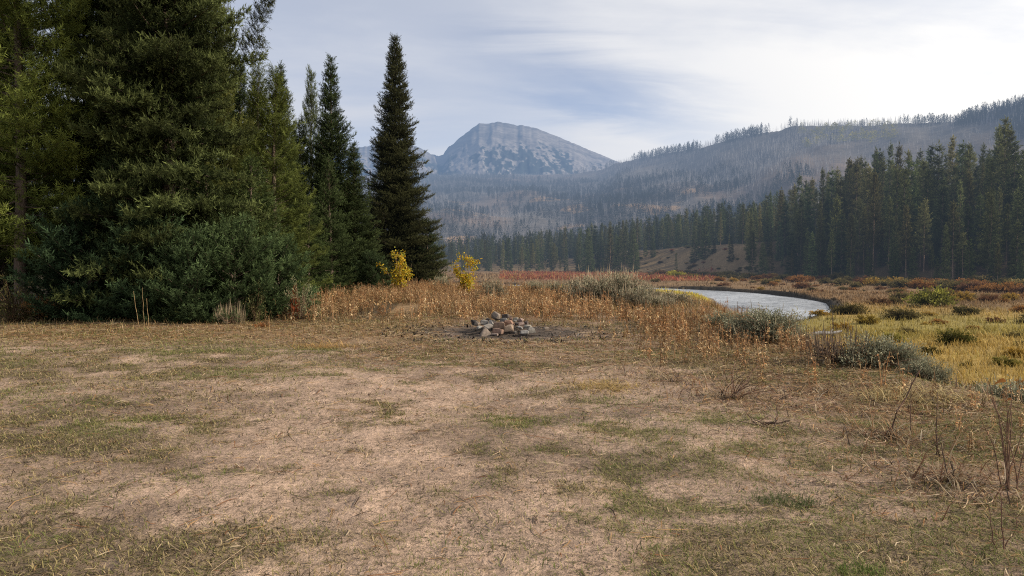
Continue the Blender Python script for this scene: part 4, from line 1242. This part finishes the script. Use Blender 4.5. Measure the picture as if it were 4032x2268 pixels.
# yellow aspens
def aspen_mesh(seed, H, W):
    g = np.random.default_rng(seed); st = Acc(); lf = Acc(); O = []
    for s in range(7):
        a = g.uniform(0, 6.28); top = np.array([math.cos(a) * W * g.uniform(.1, .8), math.sin(a) * W * g.uniform(.1, .8), H * g.uniform(.5, 1.0)])
        if s == 0: top = np.array([.05, 0, H])
        b = g.normal(size=3) * np.array([.1, .1, 0]); mid = (b + top) / 2 + g.normal(size=3) * .06
        st.tube([b, mid, top], [.018, .012, .004], 4)
        for k in range(9):
            t = g.uniform(.25, 1); p = (1 - t) ** 2 * b + 2 * t * (1 - t) * mid + t * t * top
            an = g.uniform(0, 6.28); q = p + np.array([math.cos(an), math.sin(an), g.uniform(.3, 1.3)]) * g.uniform(.12, .34)
            st.tube([p, q], [.006, .003], 3)
            u = g.uniform(.2, 1.1, (20, 1)); O.append(p + (q - p) * u + g.normal(size=(20, 3)) * .065)
    O = np.concatenate(O); n = len(O)
    C = np.array([(.58, .40, .03), (.64, .50, .06), (.54, .30, .03), (.38, .40, .07)])[g.choice(4, n, p=[.36, .3, .14, .2])] * g.uniform(.75, 1.2, (n, 1))
    X, Y, Z = frames(g.normal(size=(n, 3)) + np.array([0, 0, -.3]), None, .080)
    TV = np.array([[0, 0, 0], [.5, .48, .08], [1, 0, 0], [.5, -.48, .08]], float)
    lf.stamp(TV, None, np.array([.9, 1, 1.05, 1]), O, X, Y, Z, C, np.array([[0, 1, 2, 3]]))
    return lf.mesh('aspen_leaves', M['leaf']), st.mesh('aspen_stems', M['stem'])
for dx, dep, H, W, lab, sd in [(1003, 32.5, 2.05, .95, 'larger yellow leafed aspen sapling in front of the lone spire', 1), (1170, 31.0, 1.75, .5, 'slim yellow aspen sapling standing alone in the brown weeds', 2)]:
    x, y = at(dx, dep)
    A, B = aspen_mesh(700 + sd, H, W)
    o = thing('aspen_sapling', lab, 'aspen', (x, y, gz(x, y)))
    link('leaves', A, o); link('stems', B, o)
    if sd == 2:
        pass

# meadow shrubs
g = np.random.default_rng(31)
def meadow_ok(x, y, mind):
    d, s = river_dist(np.array([x]), np.array([y]))
    if s[0] > 0: return d[0] > HW + mind
    return d[0] > HW + 5
placed = []
pal = {'olive': (.42, .40, .30), 'rust': (.75, .42, .25), 'plum': (.48, .27, .25), 'gold': (1.05, .78, .32), 'green': (.75, .78, .40), 'dark': (.36, .34, .24), 'grey': (.55, .52, .42)}
def lab_for(colr, zone):
    nm = {'olive': 'dull olive', 'rust': 'rusty brown', 'plum': 'dark plum red', 'gold': 'golden', 'green': 'green', 'dark': 'dark', 'grey': 'grey'}[colr]
    return f'{nm} willow shrub {zone}', f'{nm} shrubs {zone}'
tries = 0
while len(placed) < 230 and tries < 9000:
    tries += 1
    px = g.uniform(650, 1060); az = float(az_of_px(px)); rt = float(np.interp(az, TOE_AZ, TOE_R))
    zone = g.random()
    if zone < .62: r = rt - g.uniform(-3, 1) ** 2 * 5 - g.uniform(0, 40)
    elif zone < .85: r = g.uniform(60, rt - 15)
    else: r = g.uniform(26, 62)
    x, y = r * math.sin(az), r * math.cos(az)
    if bench_s(np.array([x]), np.array([y]))[0] < 5 or not meadow_ok(x, y, 1.0): continue
    sp = .9 + r * .012
    if any((x - a) ** 2 + (y - b) ** 2 < sp * sp for a, b in placed): continue
    placed.append((x, y))
    if r > rt - 42:
        colr = ['olive', 'rust', 'plum', 'dark', 'gold', 'grey'][g.choice(6, p=[.34, .22, .14, .18, .05, .07])]; zn = 'in the thicket along the shaded forest foot'
        s = g.uniform(.8, 1.5); key = 'willow%d' % g.integers(0, 3)
    elif r > 58:
        colr = ['olive', 'rust', 'plum', 'dark', 'gold', 'grey'][g.choice(6, p=[.25, .25, .2, .15, .08, .07])]; zn = 'on the open far meadow'
        s = g.uniform(.4, .85); key = ['low', 'willow%d' % g.integers(0, 3)][g.integers(0, 2)]
    else:
        colr = ['olive', 'gold', 'green', 'dark', 'grey', 'rust'][g.choice(6, p=[.22, .38, .12, .04, .12, .12])]; zn = 'in the grassy near meadow below the bench'
        s = g.uniform(.22, .5); key = ['low', 'willow%d' % g.integers(0, 3)][int(g.random() < .35)]
    lab, grp = lab_for(colr, zn)
    b = g.uniform(.85, 1.2)
    put_shrub('willow_shrub', key, lab, 'shrub', x, y, g.uniform(0, 6.28), (s * g.uniform(.9, 1.3), s * g.uniform(.9, 1.3), s * g.uniform(.8, 1.1)), grp, tuple(v * b for v in pal[colr]))
for k in range(46):
    px = g.uniform(628, 752); az = float(az_of_px(px)); r = float(np.interp(az, TOE_AZ, TOE_R)) + g.uniform(-6, 34)
    x, y = r * math.sin(az), r * math.cos(az); s = g.uniform(.35, .95)
    put_shrub('bank_shrub', 'low' if k % 2 else 'willow%d' % (k % 3), 'small dull shrub on the open brown bank beyond the river', 'shrub', x, y, g.uniform(0, 6.28), (s * 1.2, s * 1.2, s), 'shrubs on the open brown bank', tuple(v * g.uniform(.7, 1.1) for v in pal[['olive', 'rust', 'grey', 'gold'][k % 4]]))
for dx, dep, key, s, ti, lab in [
    (2350, 68, 'willow1', (1.75, 1.4, 1.45), (.66, .76, .30), 'large bright green willow standing out on the meadow'),
    (2215, 70, 'low', (1.6, 1.2, 1.3), (.42, .26, .22), 'wide dark purple shrub next to the bright green willow'),
    (2405, 37, 'willow0', (.62, .62, .72), (.30, .34, .16), 'dark green bush alone in the golden near meadow'),
    (2345, 33, 'low', (.5, .5, .7), (.26, .26, .15), 'small dark bush beside the dark green bush in the meadow'),
    (2430, 58, 'willow2', (.75, .75, .62), (.28, .28, .2), 'dark rounded shrub in front of the thicket, golden grass before it'),
    (1700, 205, 'willow2', (2.2, 1.8, 1.5), (1.2, 1.25, .28), 'pale yellow green willow beyond the river at the foot of the bank'),
    (1745, 200, 'low', (2.0, 1.6, 1.5), (1.0, 1.0, .30), 'lower yellow green willow beside the pale one beyond the river'),
    (2120, 45, 'low', (.8, .8, .9), (1.0, .70, .25), 'golden brown shrub on the near bank where the river goes out of sight'),
    (2185, 49, 'low', (.9, .9, 1.0), (.85, .72, .30), 'olive gold shrub at the meadow corner of the river')]:
    x, y = at(dx, dep)
    put_shrub('willow_shrub', key, lab, 'shrub', x, y, .7, s, None, ti)

# ------------------------------------------------------------------ fire ring stones
import bmesh
def stone_mesh(seed, sx, sy, sz, block):
    g = np.random.default_rng(seed)
    bm = bmesh.new()
    P = g.normal(size=(11 if block else 14, 3)); P = P / np.linalg.norm(P, axis=1)[:, None]
    ex = .45 if block else .8
    P = np.sign(P) * np.abs(P) ** ex
    if block: P = P * .92
    P = P * g.uniform(.74, 1.08, (len(P), 1))
    if block: P = np.vstack([P, [[-.8, -.7, -.8], [.8, -.6, -.85], [.75, .7, -.8], [-.75, .65, -.8], [.7 * g.uniform(.5, 1), -.6, .7], [-.8, -.5, .7 * g.uniform(.4, 1)]]])
    for p in P: bm.verts.new((p[0] * sx / 2, p[1] * sy / 2, p[2] * sz / 2))
    r = bmesh.ops.convex_hull(bm, input=bm.verts)
    for e in [v for v in bm.verts if not v.link_faces]: bm.verts.remove(e)
    bmesh.ops.dissolve_limit(bm, angle_limit=.25, verts=bm.verts, edges=bm.edges)
    bmesh.ops.bevel(bm, geom=list(bm.edges), offset=min(sx, sy, sz) * .035, segments=1, profile=.5, affect='EDGES', clamp_overlap=True)
    bmesh.ops.triangulate(bm, faces=bm.faces)
    me = bpy.data.meshes.new('stone'); bm.to_mesh(me); bm.free(); me.materials.append(M['rock'])
    return me
K = .254 / 6.44
stones = [
    # zoom x, y, w, h, depth, colour, block?, label
    (985, 285, 265, 235, 16.60, (.27, .23, .20), 0, 'largest rounded grey brown boulder crowning the stone pile'),
    (1240, 290, 230, 140, 16.85, (.10, .08, .075), 0, 'blackened rounded stone behind the crowning boulder'),
    (1195, 385, 230, 140, 16.55, (.24, .23, .22), 1, 'grey slab wedged between crowning boulder and red block'),
    (1325, 455, 285, 160, 16.20, (.33, .20, .145), 1, 'reddest block stone, high in the middle of the pile'),
    (1080, 500, 340, 200, 16.02, (.27, .185, .14), 1, 'long sloping brown slab in the middle of the pile'),
    (455, 450, 300, 140, 16.35, (.045, .042, .042), 0, 'soot black stone at the end of the ring toward the near wood'),
    (500, 490, 220, 140, 16.10, (.29, .235, .19), 0, 'tan brown stone resting against the soot black stone'),
    (700, 445, 250, 150, 16.25, (.31, .30, .29), 1, 'pale grey angular stone between crowning boulder and soot black stone'),
    (865, 445, 130, 130, 16.12, (.33, .32, .31), 1, 'small upright grey stone under the crowning boulder'),
    (775, 555, 265, 140, 15.92, (.36, .335, .31), 0, 'smooth pale beige stone behind the pointed front stone'),
    (555, 580, 180, 100, 15.84, (.38, .38, .37), 0, 'small smooth whitish stone beside the pointed front stone'),
    (720, 680, 310, 245, 15.62, (.32, .265, .225), 2, 'big pointed grey stone at the front of the ring'),
    (1050, 660, 285, 170, 15.66, (.32, .215, .17), 1, 'square reddish brown block at the front of the ring'),
    (1320, 590, 255, 175, 15.72, (.36, .275, .21), 1, 'tan block with a rounded top at the front of the ring'),
    (1575, 590, 220, 140, 15.78, (.31, .31, .31), 0, 'streaky grey stone beside the tan front block'),
    (1700, 690, 235, 120, 15.62, (.37, .37, .36), 1, 'pale wedge stone at the front, lying lowest on the meadow side'),
    (1800, 555, 240, 130, 15.98, (.37, .35, .31), 0, 'flat topped pale tan stone at the meadow end of the ring'),
    (1880, 650, 230, 150, 15.74, (.29, .28, .26), 1, 'tilted grey slab leaning at the meadow end of the ring'),
    (1620, 405, 145, 125, 16.42, (.36, .265, .23), 0, 'small pinkish upright stone at the back of the ring'),
    (1485, 365, 165, 100, 16.62, (.24, .23, .21), 1, 'grey stone at the back between red block and pinkish stone'),
    (1765, 465, 180, 120, 16.30, (.13, .10, .09), 0, 'dark brown round stone at the back near the meadow end'),
    (1615, 490, 190, 100, 16.10, (.29, .215, .19), 1, 'flat pinkish brown stone inside the ring'),
    (1470, 415, 85, 60, 16.30, (.42, .41, .39), 0, 'tiny pale stone just behind the reddest block'),
    (1515, 485, 160, 90, 16.15, (.10, .085, .08), 0, 'sooty stone in the gap behind the tan front block'),
    (960, 745, 210, 60, 15.52, (.34, .27, .24), 1, 'thin flat stone lying in front of the square reddish block'),
    (1365, 345, 100, 110, 16.75, (.25, .16, .13), 1, 'small reddish stone propping the blackened back stone'),
    (795, 375, 110, 90, 16.52, (.13, .11, .10), 0, 'small dark stone at the back beside the crowning boulder'),
    (2250, 600, 175, 85, 15.80, (.30, .25, .21), 1, 'single brick shaped stone lying apart from the ring'),
    (1480, 690, 90, 45, 15.60, (.36, .35, .33), 0, 'pebble sized pale stone in front of the streaky grey stone'),
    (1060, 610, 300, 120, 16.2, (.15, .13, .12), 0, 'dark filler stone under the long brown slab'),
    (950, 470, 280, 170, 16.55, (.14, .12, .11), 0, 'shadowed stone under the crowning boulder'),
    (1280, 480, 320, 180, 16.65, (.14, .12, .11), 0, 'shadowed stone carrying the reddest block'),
]
for i, (zx, zy, w, h, dep, colr, blk, lab) in enumerate(stones):
    px = (1800 + zx / 6.44) * .25397; py = (1200 + zy / 6.44) * .25397
    x = wx(px, dep); zc = CAMZ + (HOR - py) / F * dep
    sx = w * K * dep / F * 1.05; sz = h * K * dep / F * 1.08
    sy = .55 * (sx + sz) * random.uniform(.9, 1.25)
    sy = min(sy, sx * 1.1)
    if blk == 2:
        g2 = np.random.default_rng(77)
        bm = bmesh.new()
        for p in [(-.5, -.4, -.5), (.5, -.45, -.5), (.45, .45, -.5), (-.45, .4, -.5), (-.1, -.15, .5), (-.02, .2, .46), (.42, -.3, -.25), (-.42, -.2, -.05), (.2, .3, .1)]:
            bm.verts.new((p[0] * sx, p[1] * sy, p[2] * sz))
        bmesh.ops.convex_hull(bm, input=bm.verts)
        bmesh.ops.bevel(bm, geom=list(bm.edges), offset=.008, segments=2, affect='EDGES', clamp_overlap=True)
        bmesh.ops.triangulate(bm, faces=bm.faces)
        me = bpy.data.meshes.new('stone'); bm.to_mesh(me); bm.free(); me.materials.append(M['rock'])
    else:
        me = stone_mesh(800 + i, sx, sy, sz, blk)
    o = link('fire_ring_stone', me, None, (x, dep, zc))
    o.rotation_euler = (random.uniform(-.08, .08), random.uniform(-.12, .12), random.uniform(-.5, .5) if blk else random.uniform(0, 3))
    if not blk: o.scale = (1.06, 1.06, 1.04)
    o.color = tuple(v * .82 for v in colr) + (1,)
    tag(o, lab, 'stone', 'stones of the fire ring')

# ------------------------------------------------------------------ singles: stalks, sticks, tufts, log
def stalk_plant(name, label, cat, x, y, stems, mat='stem', leaf=None, seed=0, group=None, tint=(1, 1, 1)):
    g = np.random.default_rng(seed)
    o = thing(name, label, cat, (x, y, gz(x, y) - .01), 0, 1, group)
    for (bx_, by_, tx, ty, h, r0, bow) in stems:
        a = Acc()
        b = np.array([bx_, by_, 0]); tp = np.array([tx, ty, h]); out_ = np.array([tx - bx_, ty - by_, 0])
        pts_ = [(1 - t) * b + t * tp + out_ * bow * math.sin(t * math.pi) + g.normal(size=3) * .006 * (0 < t < 1) for t in np.linspace(0, 1, 6)]
        a.tube(pts_, np.linspace(r0, r0 * .5, 6), 5)
        s = link('stem', a.mesh('stem', M[mat], True), o); s.color = (*tint, 1)
    if leaf:
        for (lx_, ly_, lz_, L, W, colr) in leaf:
            a = Acc(); n = 6
            V = []; 
            for k in range(n):
                t = k / (n - 1); w = W * math.sin(min(1, t * .9 + .08) * math.pi) ** .7
                p = np.array([lx_ + L * t * .8, ly_, lz_ + .10 * L * math.sin(t * 3.1) - L * .35 * (1 - t) ** 2])
                V += [p + np.array([0, -w / 2, w * .5]), p + np.array([0, w / 2, -w * .4])]
            a.add(V, None, [[2 * k, 2 * k + 2, 2 * k + 3, 2 * k + 1] for k in range(n - 1)], np.array(colr))
            lf = link('leaf', a.mesh('leaf', M['weed']), o)
    return o
x, y = at(2556, 5.0)
g = np.random.default_rng(41)
stems = []
for k in range(11):
    a = g.uniform(2.2, 4.2) if k < 6 else g.uniform(-1.2, 1.8); sp_ = g.uniform(.05, .24)
    stems.append((g.normal() * .04, g.normal() * .04, math.cos(a) * sp_, math.sin(a) * sp_ * .6, g.uniform(.45, .80), .0045, -.18))
stalk_plant('dead_stalk_plant', 'tall curved brown stalks with one curled orange leaf at the picture edge', 'dead plant', x, y, stems, 'stem', [(-.17, -.02, .78, .13, .05, (.42, .19, .06)), (-.10, -.05, .66, .07, .03, (.36, .16, .06))], 1, None, (.8, .7, .65))
x, y = at(2530, 3.95)
stalk_plant('dead_stalk_plant', 'short dark reddish dead stems low at the picture edge', 'dead plant', x, y, [(0, 0, -.05, .02, .26, .0035, .1), (.03, 0, .03, .05, .34, .0035, -.1), (.05, .03, .12, 0, .22, .003, .1)], 'stem', None, 2, None, (.7, .5, .5))
x, y = at(2245, 6.55)
stalk_plant('dead_stalk_plant', 'single bent dark stalk rising from a heap of pale dry stems', 'dead plant', x, y, [(0, 0, .30, .05, .62, .009, -.12), (.2, .02, .23, .06, .52, .005, .1)], 'stem', None, 3, None, (.6, .5, .5))
x, y = at(2365, 5.9)
stalk_plant('dead_stalk_plant', 'thin upright dark stem standing alone before the bank plants', 'dead plant', x, y, [(0, 0, .01, .02, .55, .006, .02)], 'stem', None, 4, None, (.6, .55, .5))
x, y = at(1845, 8.3)
st = []
for k in range(13):
    a = g.uniform(0, 6.28); sp_ = g.uniform(.12, .45)
    st.append((g.normal() * .05, g.normal() * .05, math.cos(a) * sp_ + .1, math.sin(a) * sp_, g.uniform(.10, .42), .007, -.15))
stalk_plant('dead_stalk_plant', 'spread of bent brown stems forming a low dead clump in the litter', 'dead plant', x, y, st, 'stem', None, 5, None, (.85, .75, .7))
x, y = at(1925, 6.9)
stalk_plant('dead_stalk_plant', 'small flattened black brown dead clump below the spread of bent stems', 'dead plant', x, y, [(g.normal() * .05, g.normal() * .05, math.cos(k) * .25, math.sin(k) * .2, g.uniform(.03, .12), .006, .1) for k in range(9)], 'stem', None, 6, None, (.35, .3, .28))
for k, (dx, dep, h, ln, lab) in enumerate([(372, 17.6, .95, -.30, 'tallest leaning pale mullein stalk before the shaded firs'), (340, 17.7, .86, -.16, 'leaning pale mullein stalk on the outer side of the three'), (366, 17.75, 1.0, -.02, 'straight pale mullein stalk in the middle of the three')]):
    x, y = at(dx + (0, 8, -6)[k], dep)
    stalk_plant('mullein_stalk', lab, 'dry stalk', x, y, [(0, 0, (.0, -.14, -.03)[k] - .05 * (k == 0), .02, (.72, .90, .98)[k], .007, .05)], 'straw', None, 10 + k, 'pale stalks before the shaded firs', (.75, .66, .46))

def stick(label, dx, dep, L, rz, r, bend, tint, group='loose dry sticks'):
    r *= .6; tint = tuple(t * .8 for t in tint)
    x, y = at(dx, dep); g = np.random.default_rng(int(dx * 7 + dep * 100))
    a = Acc(); n = 7; P = []
    for k in range(n):
        t = k / (n - 1) - .5
        P.append((t * L, bend * L * (t * t * 4 - .5) + g.normal() * .004, r + .012 + .025 * abs(g.normal()) * (k in (0, 6))))
    a.tube(P, np.linspace(r, r * .55, n), 5)
    o = link('dry_stick', a.mesh('dry_stick', M['straw'], True), None, (x, y, gz(x, y) + .004)); o.rotation_euler = (0, 0, rz); o.color = (*tint, 1)
    tag(o, label, 'stick', group)
for s in [('forked looking pale stick lying on soil near the green grass patch', 1512, 5.8, .13, .5, .005, .1, (1.2, 1.15, 1.1)),
          ('short whitish stick pointing toward the dark green tuft', 1773, 4.62, .11, 1.75, .005, .05, (1.3, 1.25, 1.15)),
          ('long curved bleached stem in the heap under the bent stalk', 2215, 6.3, .36, .9, .009, .35, (1.2, 1.1, 1.0)),
          ('bleached hooked stem at the front of the stalk heap', 2195, 6.15, .26, 1.4, .009, -.3, (1.25, 1.15, 1.05)),
          ('dark curved stem arching over the stalk heap', 2290, 6.4, .42, .1, .008, .4, (.5, .38, .3)),
          ('pale arched stem lying before the tall curved stalks', 2475, 4.7, .40, .4, .009, .3, (1.1, 1.0, .9)),
          ('straight pale stem lying flat before the tall curved stalks', 2440, 4.6, .33, .9, .007, .05, (1.1, 1.0, .9)),
          ('thin dark twig lying on sandy soil below the yellow straw mat', 1585, 8.0, .5, .12, .007, .08, (.4, .33, .28)),
          ('fallen grey branch at the foot of the shaded firs', 262, 18.2, .8, .4, .014, .06, (.8, .75, .7)),
          ('slanting pale stalk fallen beside the mullein stalks', 300, 17.3, .55, 2.7, .008, .05, (1.1, 1.0, .75)),
          ('light curved stick on the dry grass in front of the fire ring ash', 1105, 13.6, .28, .35, .008, .2, (1.15, 1.05, .9))]:
    stick(*s)

def tuft(name, label, dx, dep, n, L, W, colr, spread, tip=None, lean=.55, up=False):
    x, y = at(dx, dep); g = np.random.default_rng(int(dx + dep * 10)); acc = Acc()
    a = g.uniform(0, 6.28, n); rr = spread * np.sqrt(g.random(n))
    rr = rr * np.where(g.random(n) < .3, 1.7, 1.0); bx_, by_ = np.cos(a) * rr, np.sin(a) * rr * .7
    blades(acc, bx_, by_, np.zeros(n), g, L * g.uniform(.5, 1.3, n), W * g.uniform(.7, 1.3, n), lean, np.array(colr) * g.uniform(.65, 1.35, (n, 1)), .5)
    o = link(name, acc.mesh(name, M['grass']), None, (x, y, gz(x, y) - .006))
    return tag(o, label, 'grass tuft')
tuft('grass_tuft', 'dense dark green grass tuft standing out on bare soil', 1985, 4.72, 520, .10, .004, (.11, .14, .05), .20, lean=1.0)
tuft('grass_tuft', 'bright green grass clump at the very bottom of the picture', 2190, 3.62, 320, .07, .004, (.15, .20, .05), .14, lean=.8)
tuft('straw_mat', 'mat of pale yellow straw lying beside the brown litter', 1525, 9.2, 900, .22, .008, (.52, .38, .16), .42, lean=1.35)
tuft('straw_mat', 'long pale straw mat along the bank edge by the sagebrush', 2300, 8.6, 1300, .25, .008, (.55, .44, .22), .55, lean=1.35)
tuft('straw_mat', 'golden straw mat in the dry band toward the near firs', 800, 13.4, 900, .25, .010, (.46, .30, .12), .6, lean=1.3)

# weathered log on the meadow
x, y = at(2080, 41)
a = Acc(); a.tube([(-.9, 0, .16), (-.3, .05, .2), (.4, 0, .18), (1.0, -.05, .3)], [.10, .12, .10, .05], 7)
o = thing('driftwood_log', 'weathered grey log lying in the grass beside the river corner', 'log', (x, y, gz(x, y) + .05), .2)
link('stem', a.mesh('log', M['snag'], True), o)
for q in range(3):
    b = Acc(); b.tube([(-.2 + .5 * q, 0, .2), (-.05 + .55 * q, .1, .5 - .08 * q)], [.04, .015], 5); link('branch_stub', b.mesh('stub', M['snag'], True), o)

# ------------------------------------------------------------------ sky, sun, camera
w = bpy.data.worlds.new('World'); scene.world = w; w.use_nodes = True
nt = w.node_tree; nt.nodes.clear()
wo = nt.nodes.new('ShaderNodeOutputWorld'); bg = nt.nodes.new('ShaderNodeBackground')
sky = nt.nodes.new('ShaderNodeTexSky'); sky.sky_type = 'NISHITA'; sky.sun_disc = False
sky.sun_elevation = SUN_EL; sky.sun_rotation = SUN_AZ; sky.altitude = 2000; sky.air_density = 1.0; sky.dust_density = 1.5; sky.ozone_density = 1.2
tc = nt.nodes.new('ShaderNodeTexCoord')
sep = nt.nodes.new('ShaderNodeSeparateXYZ'); nt.links.new(tc.outputs['Generated'], sep.inputs[0])
den_ = math_node(nt, 'ADD', math_node(nt, 'MAXIMUM', sep.outputs['Z'], 0.0), .16)
cx = math_node(nt, 'DIVIDE', sep.outputs['X'], den_); cy = math_node(nt, 'DIVIDE', sep.outputs['Y'], den_)
cmb = nt.nodes.new('ShaderNodeCombineXYZ'); nt.links.new(cx, cmb.inputs[0]); nt.links.new(cy, cmb.inputs[1])
mp = N(nt, 'ShaderNodeMapping'); mp.inputs['Rotation'].default_value = (0, 0, -.35); mp.inputs['Scale'].default_value = (.55, .85, 1); mp.inputs['Location'].default_value = (.3, .75, 0)
nt.links.new(cmb.outputs[0], mp.inputs[0])
c1 = N(nt, 'ShaderNodeTexNoise', Scale=.9, Detail=7.0, Roughness=.52, Distortion=.5); nt.links.new(mp.outputs[0], c1.inputs['Vector'])
mp2 = N(nt, 'ShaderNodeMapping'); mp2.inputs['Rotation'].default_value = (0, 0, -.5); mp2.inputs['Scale'].default_value = (.5, 1.3, 1); nt.links.new(cmb.outputs[0], mp2.inputs[0])
c2 = N(nt, 'ShaderNodeTexNoise', Scale=1.6, Detail=8.0, Roughness=.6, Distortion=.9); nt.links.new(mp2.outputs[0], c2.inputs['Vector'])
cl = math_node(nt, 'ADD', math_node(nt, 'MULTIPLY', c1.outputs['Fac'], .86), math_node(nt, 'MULTIPLY', c2.outputs['Fac'], .14))
rm = N(nt, 'ShaderNodeMapRange'); rm.inputs['From Min'].default_value = .40; rm.inputs['From Max'].default_value = .56; rm.inputs['To Min'].default_value = .62; rm.inputs['To Max'].default_value = .95
rm.interpolation_type = 'SMOOTHSTEP'
nt.links.new(cl, rm.inputs['Value'])
# veil brighter toward the sun and near the horizon
sd_ = (math.sin(SUN_AZ) * math.cos(SUN_EL), math.cos(SUN_AZ) * math.cos(SUN_EL), math.sin(SUN_EL))
dt = nt.nodes.new('ShaderNodeVectorMath'); dt.operation = 'DOT_PRODUCT'; dt.inputs[1].default_value = sd_
nt.links.new(tc.outputs['Generated'], dt.inputs[0])
gl = N(nt, 'ShaderNodeMapRange'); gl.inputs['From Min'].default_value = -.22; gl.inputs['From Max'].default_value = 1.0; gl.interpolation_type = 'SMOOTHSTEP'
nt.links.new(dt.outputs['Value'], gl.inputs['Value'])
veil = mixcol(nt, gl.outputs[0], (4.9, 5.15, 5.75, 1), (11.0, 10.5, 9.5, 1))
hz = N(nt, 'ShaderNodeMapRange'); hz.inputs['From Min'].default_value = .0; hz.inputs['From Max'].default_value = .30; hz.inputs['To Min'].default_value = .85; hz.inputs['To Max'].default_value = .0
nt.links.new(sep.outputs['Z'], hz.inputs['Value'])
yy_ = math_node(nt, 'MAXIMUM', sep.outputs['Y'], .05)
hu = math_node(nt, 'SUBTRACT', math_node(nt, 'DIVIDE', sep.outputs['X'], yy_), .13)
hv = math_node(nt, 'SUBTRACT', math_node(nt, 'DIVIDE', sep.outputs['Z'], yy_), .232)
hr = math_node(nt, 'ADD', math_node(nt, 'MULTIPLY', hv, .97), math_node(nt, 'MULTIPLY', hu, .20))
hw_ = math_node(nt, 'SUBTRACT', c2.outputs['Fac'], .5)
hr2 = math_node(nt, 'ADD', math_node(nt, 'MULTIPLY', hr, 4.6), math_node(nt, 'MULTIPLY', hw_, .9))
hu2 = math_node(nt, 'ADD', hu, math_node(nt, 'MULTIPLY', math_node(nt, 'SUBTRACT', c1.outputs['Fac'], .5), .25))
hd = math_node(nt, 'SQRT', math_node(nt, 'ADD', math_node(nt, 'MULTIPLY', hr2, hr2), math_node(nt, 'MULTIPLY', hu2, hu2)))
hm = N(nt, 'ShaderNodeMapRange'); hm.inputs['From Min'].default_value = .02; hm.inputs['From Max'].default_value = .30; hm.inputs['To Min'].default_value = .46; hm.inputs['To Max'].default_value = 0.0; hm.interpolation_type = 'SMOOTHSTEP'
nt.links.new(hd, hm.inputs['Value'])
fac = math_node(nt, 'SUBTRACT', math_node(nt, 'MAXIMUM', rm.outputs[0], hz.outputs[0]), hm.outputs[0], True)
sk = mixcol(nt, 1.0, sky.outputs[0], (1.0, .98, 1.05, 1), 'MULTIPLY')
zd = N(nt, 'ShaderNodeMapRange'); zd.inputs['From Min'].default_value = .40; zd.inputs['From Max'].default_value = .95; zd.inputs['To Min'].default_value = 1.0; zd.inputs['To Max'].default_value = .42
nt.links.new(sep.outputs['Z'], zd.inputs['Value'])
vz = nt.nodes.new('ShaderNodeVectorMath'); vz.operation = 'SCALE'; nt.links.new(veil, vz.inputs[0]); nt.links.new(zd.outputs[0], vz.inputs['Scale'])
final = mixcol(nt, fac, sk, vz.outputs[0])
nt.links.new(final, bg.inputs['Color']); bg.inputs['Strength'].default_value = .132
nt.links.new(bg.outputs[0], wo.inputs[0])

sl = bpy.data.lights.new('sun', 'SUN'); sl.energy = 5.0; sl.angle = math.radians(.6); sl.color = (1.0, .86, .68)
so = link('sun', sl); so.rotation_euler = Vector((-sd_[0], -sd_[1], -sd_[2])).to_track_quat('-Z', 'Y').to_euler()
so.location = (60, 20, 60)

cam = bpy.data.cameras.new('camera'); cam.sensor_width = 36; cam.lens = F / 1024 * 36; cam.clip_start = .05; cam.clip_end = 40000
co = link('camera', cam); co.location = (0, 0, CAMZ); co.rotation_euler = (math.radians(90 - math.degrees(math.atan((288 - HOR) / F))), 0, 0)
scene.camera = co
scene.view_settings.view_transform = 'Standard'; scene.view_settings.look = 'None'; scene.view_settings.exposure = 0
cy_ = scene.cycles
cy_.use_denoising = False; cy_.pixel_filter_type = 'BLACKMAN_HARRIS'; cy_.filter_width = 1.1
cy_.max_bounces = 6; cy_.diffuse_bounces = 3; cy_.glossy_bounces = 2; cy_.transmission_bounces = 4; cy_.transparent_max_bounces = 4
cy_.use_adaptive_sampling = True; cy_.adaptive_threshold = .006
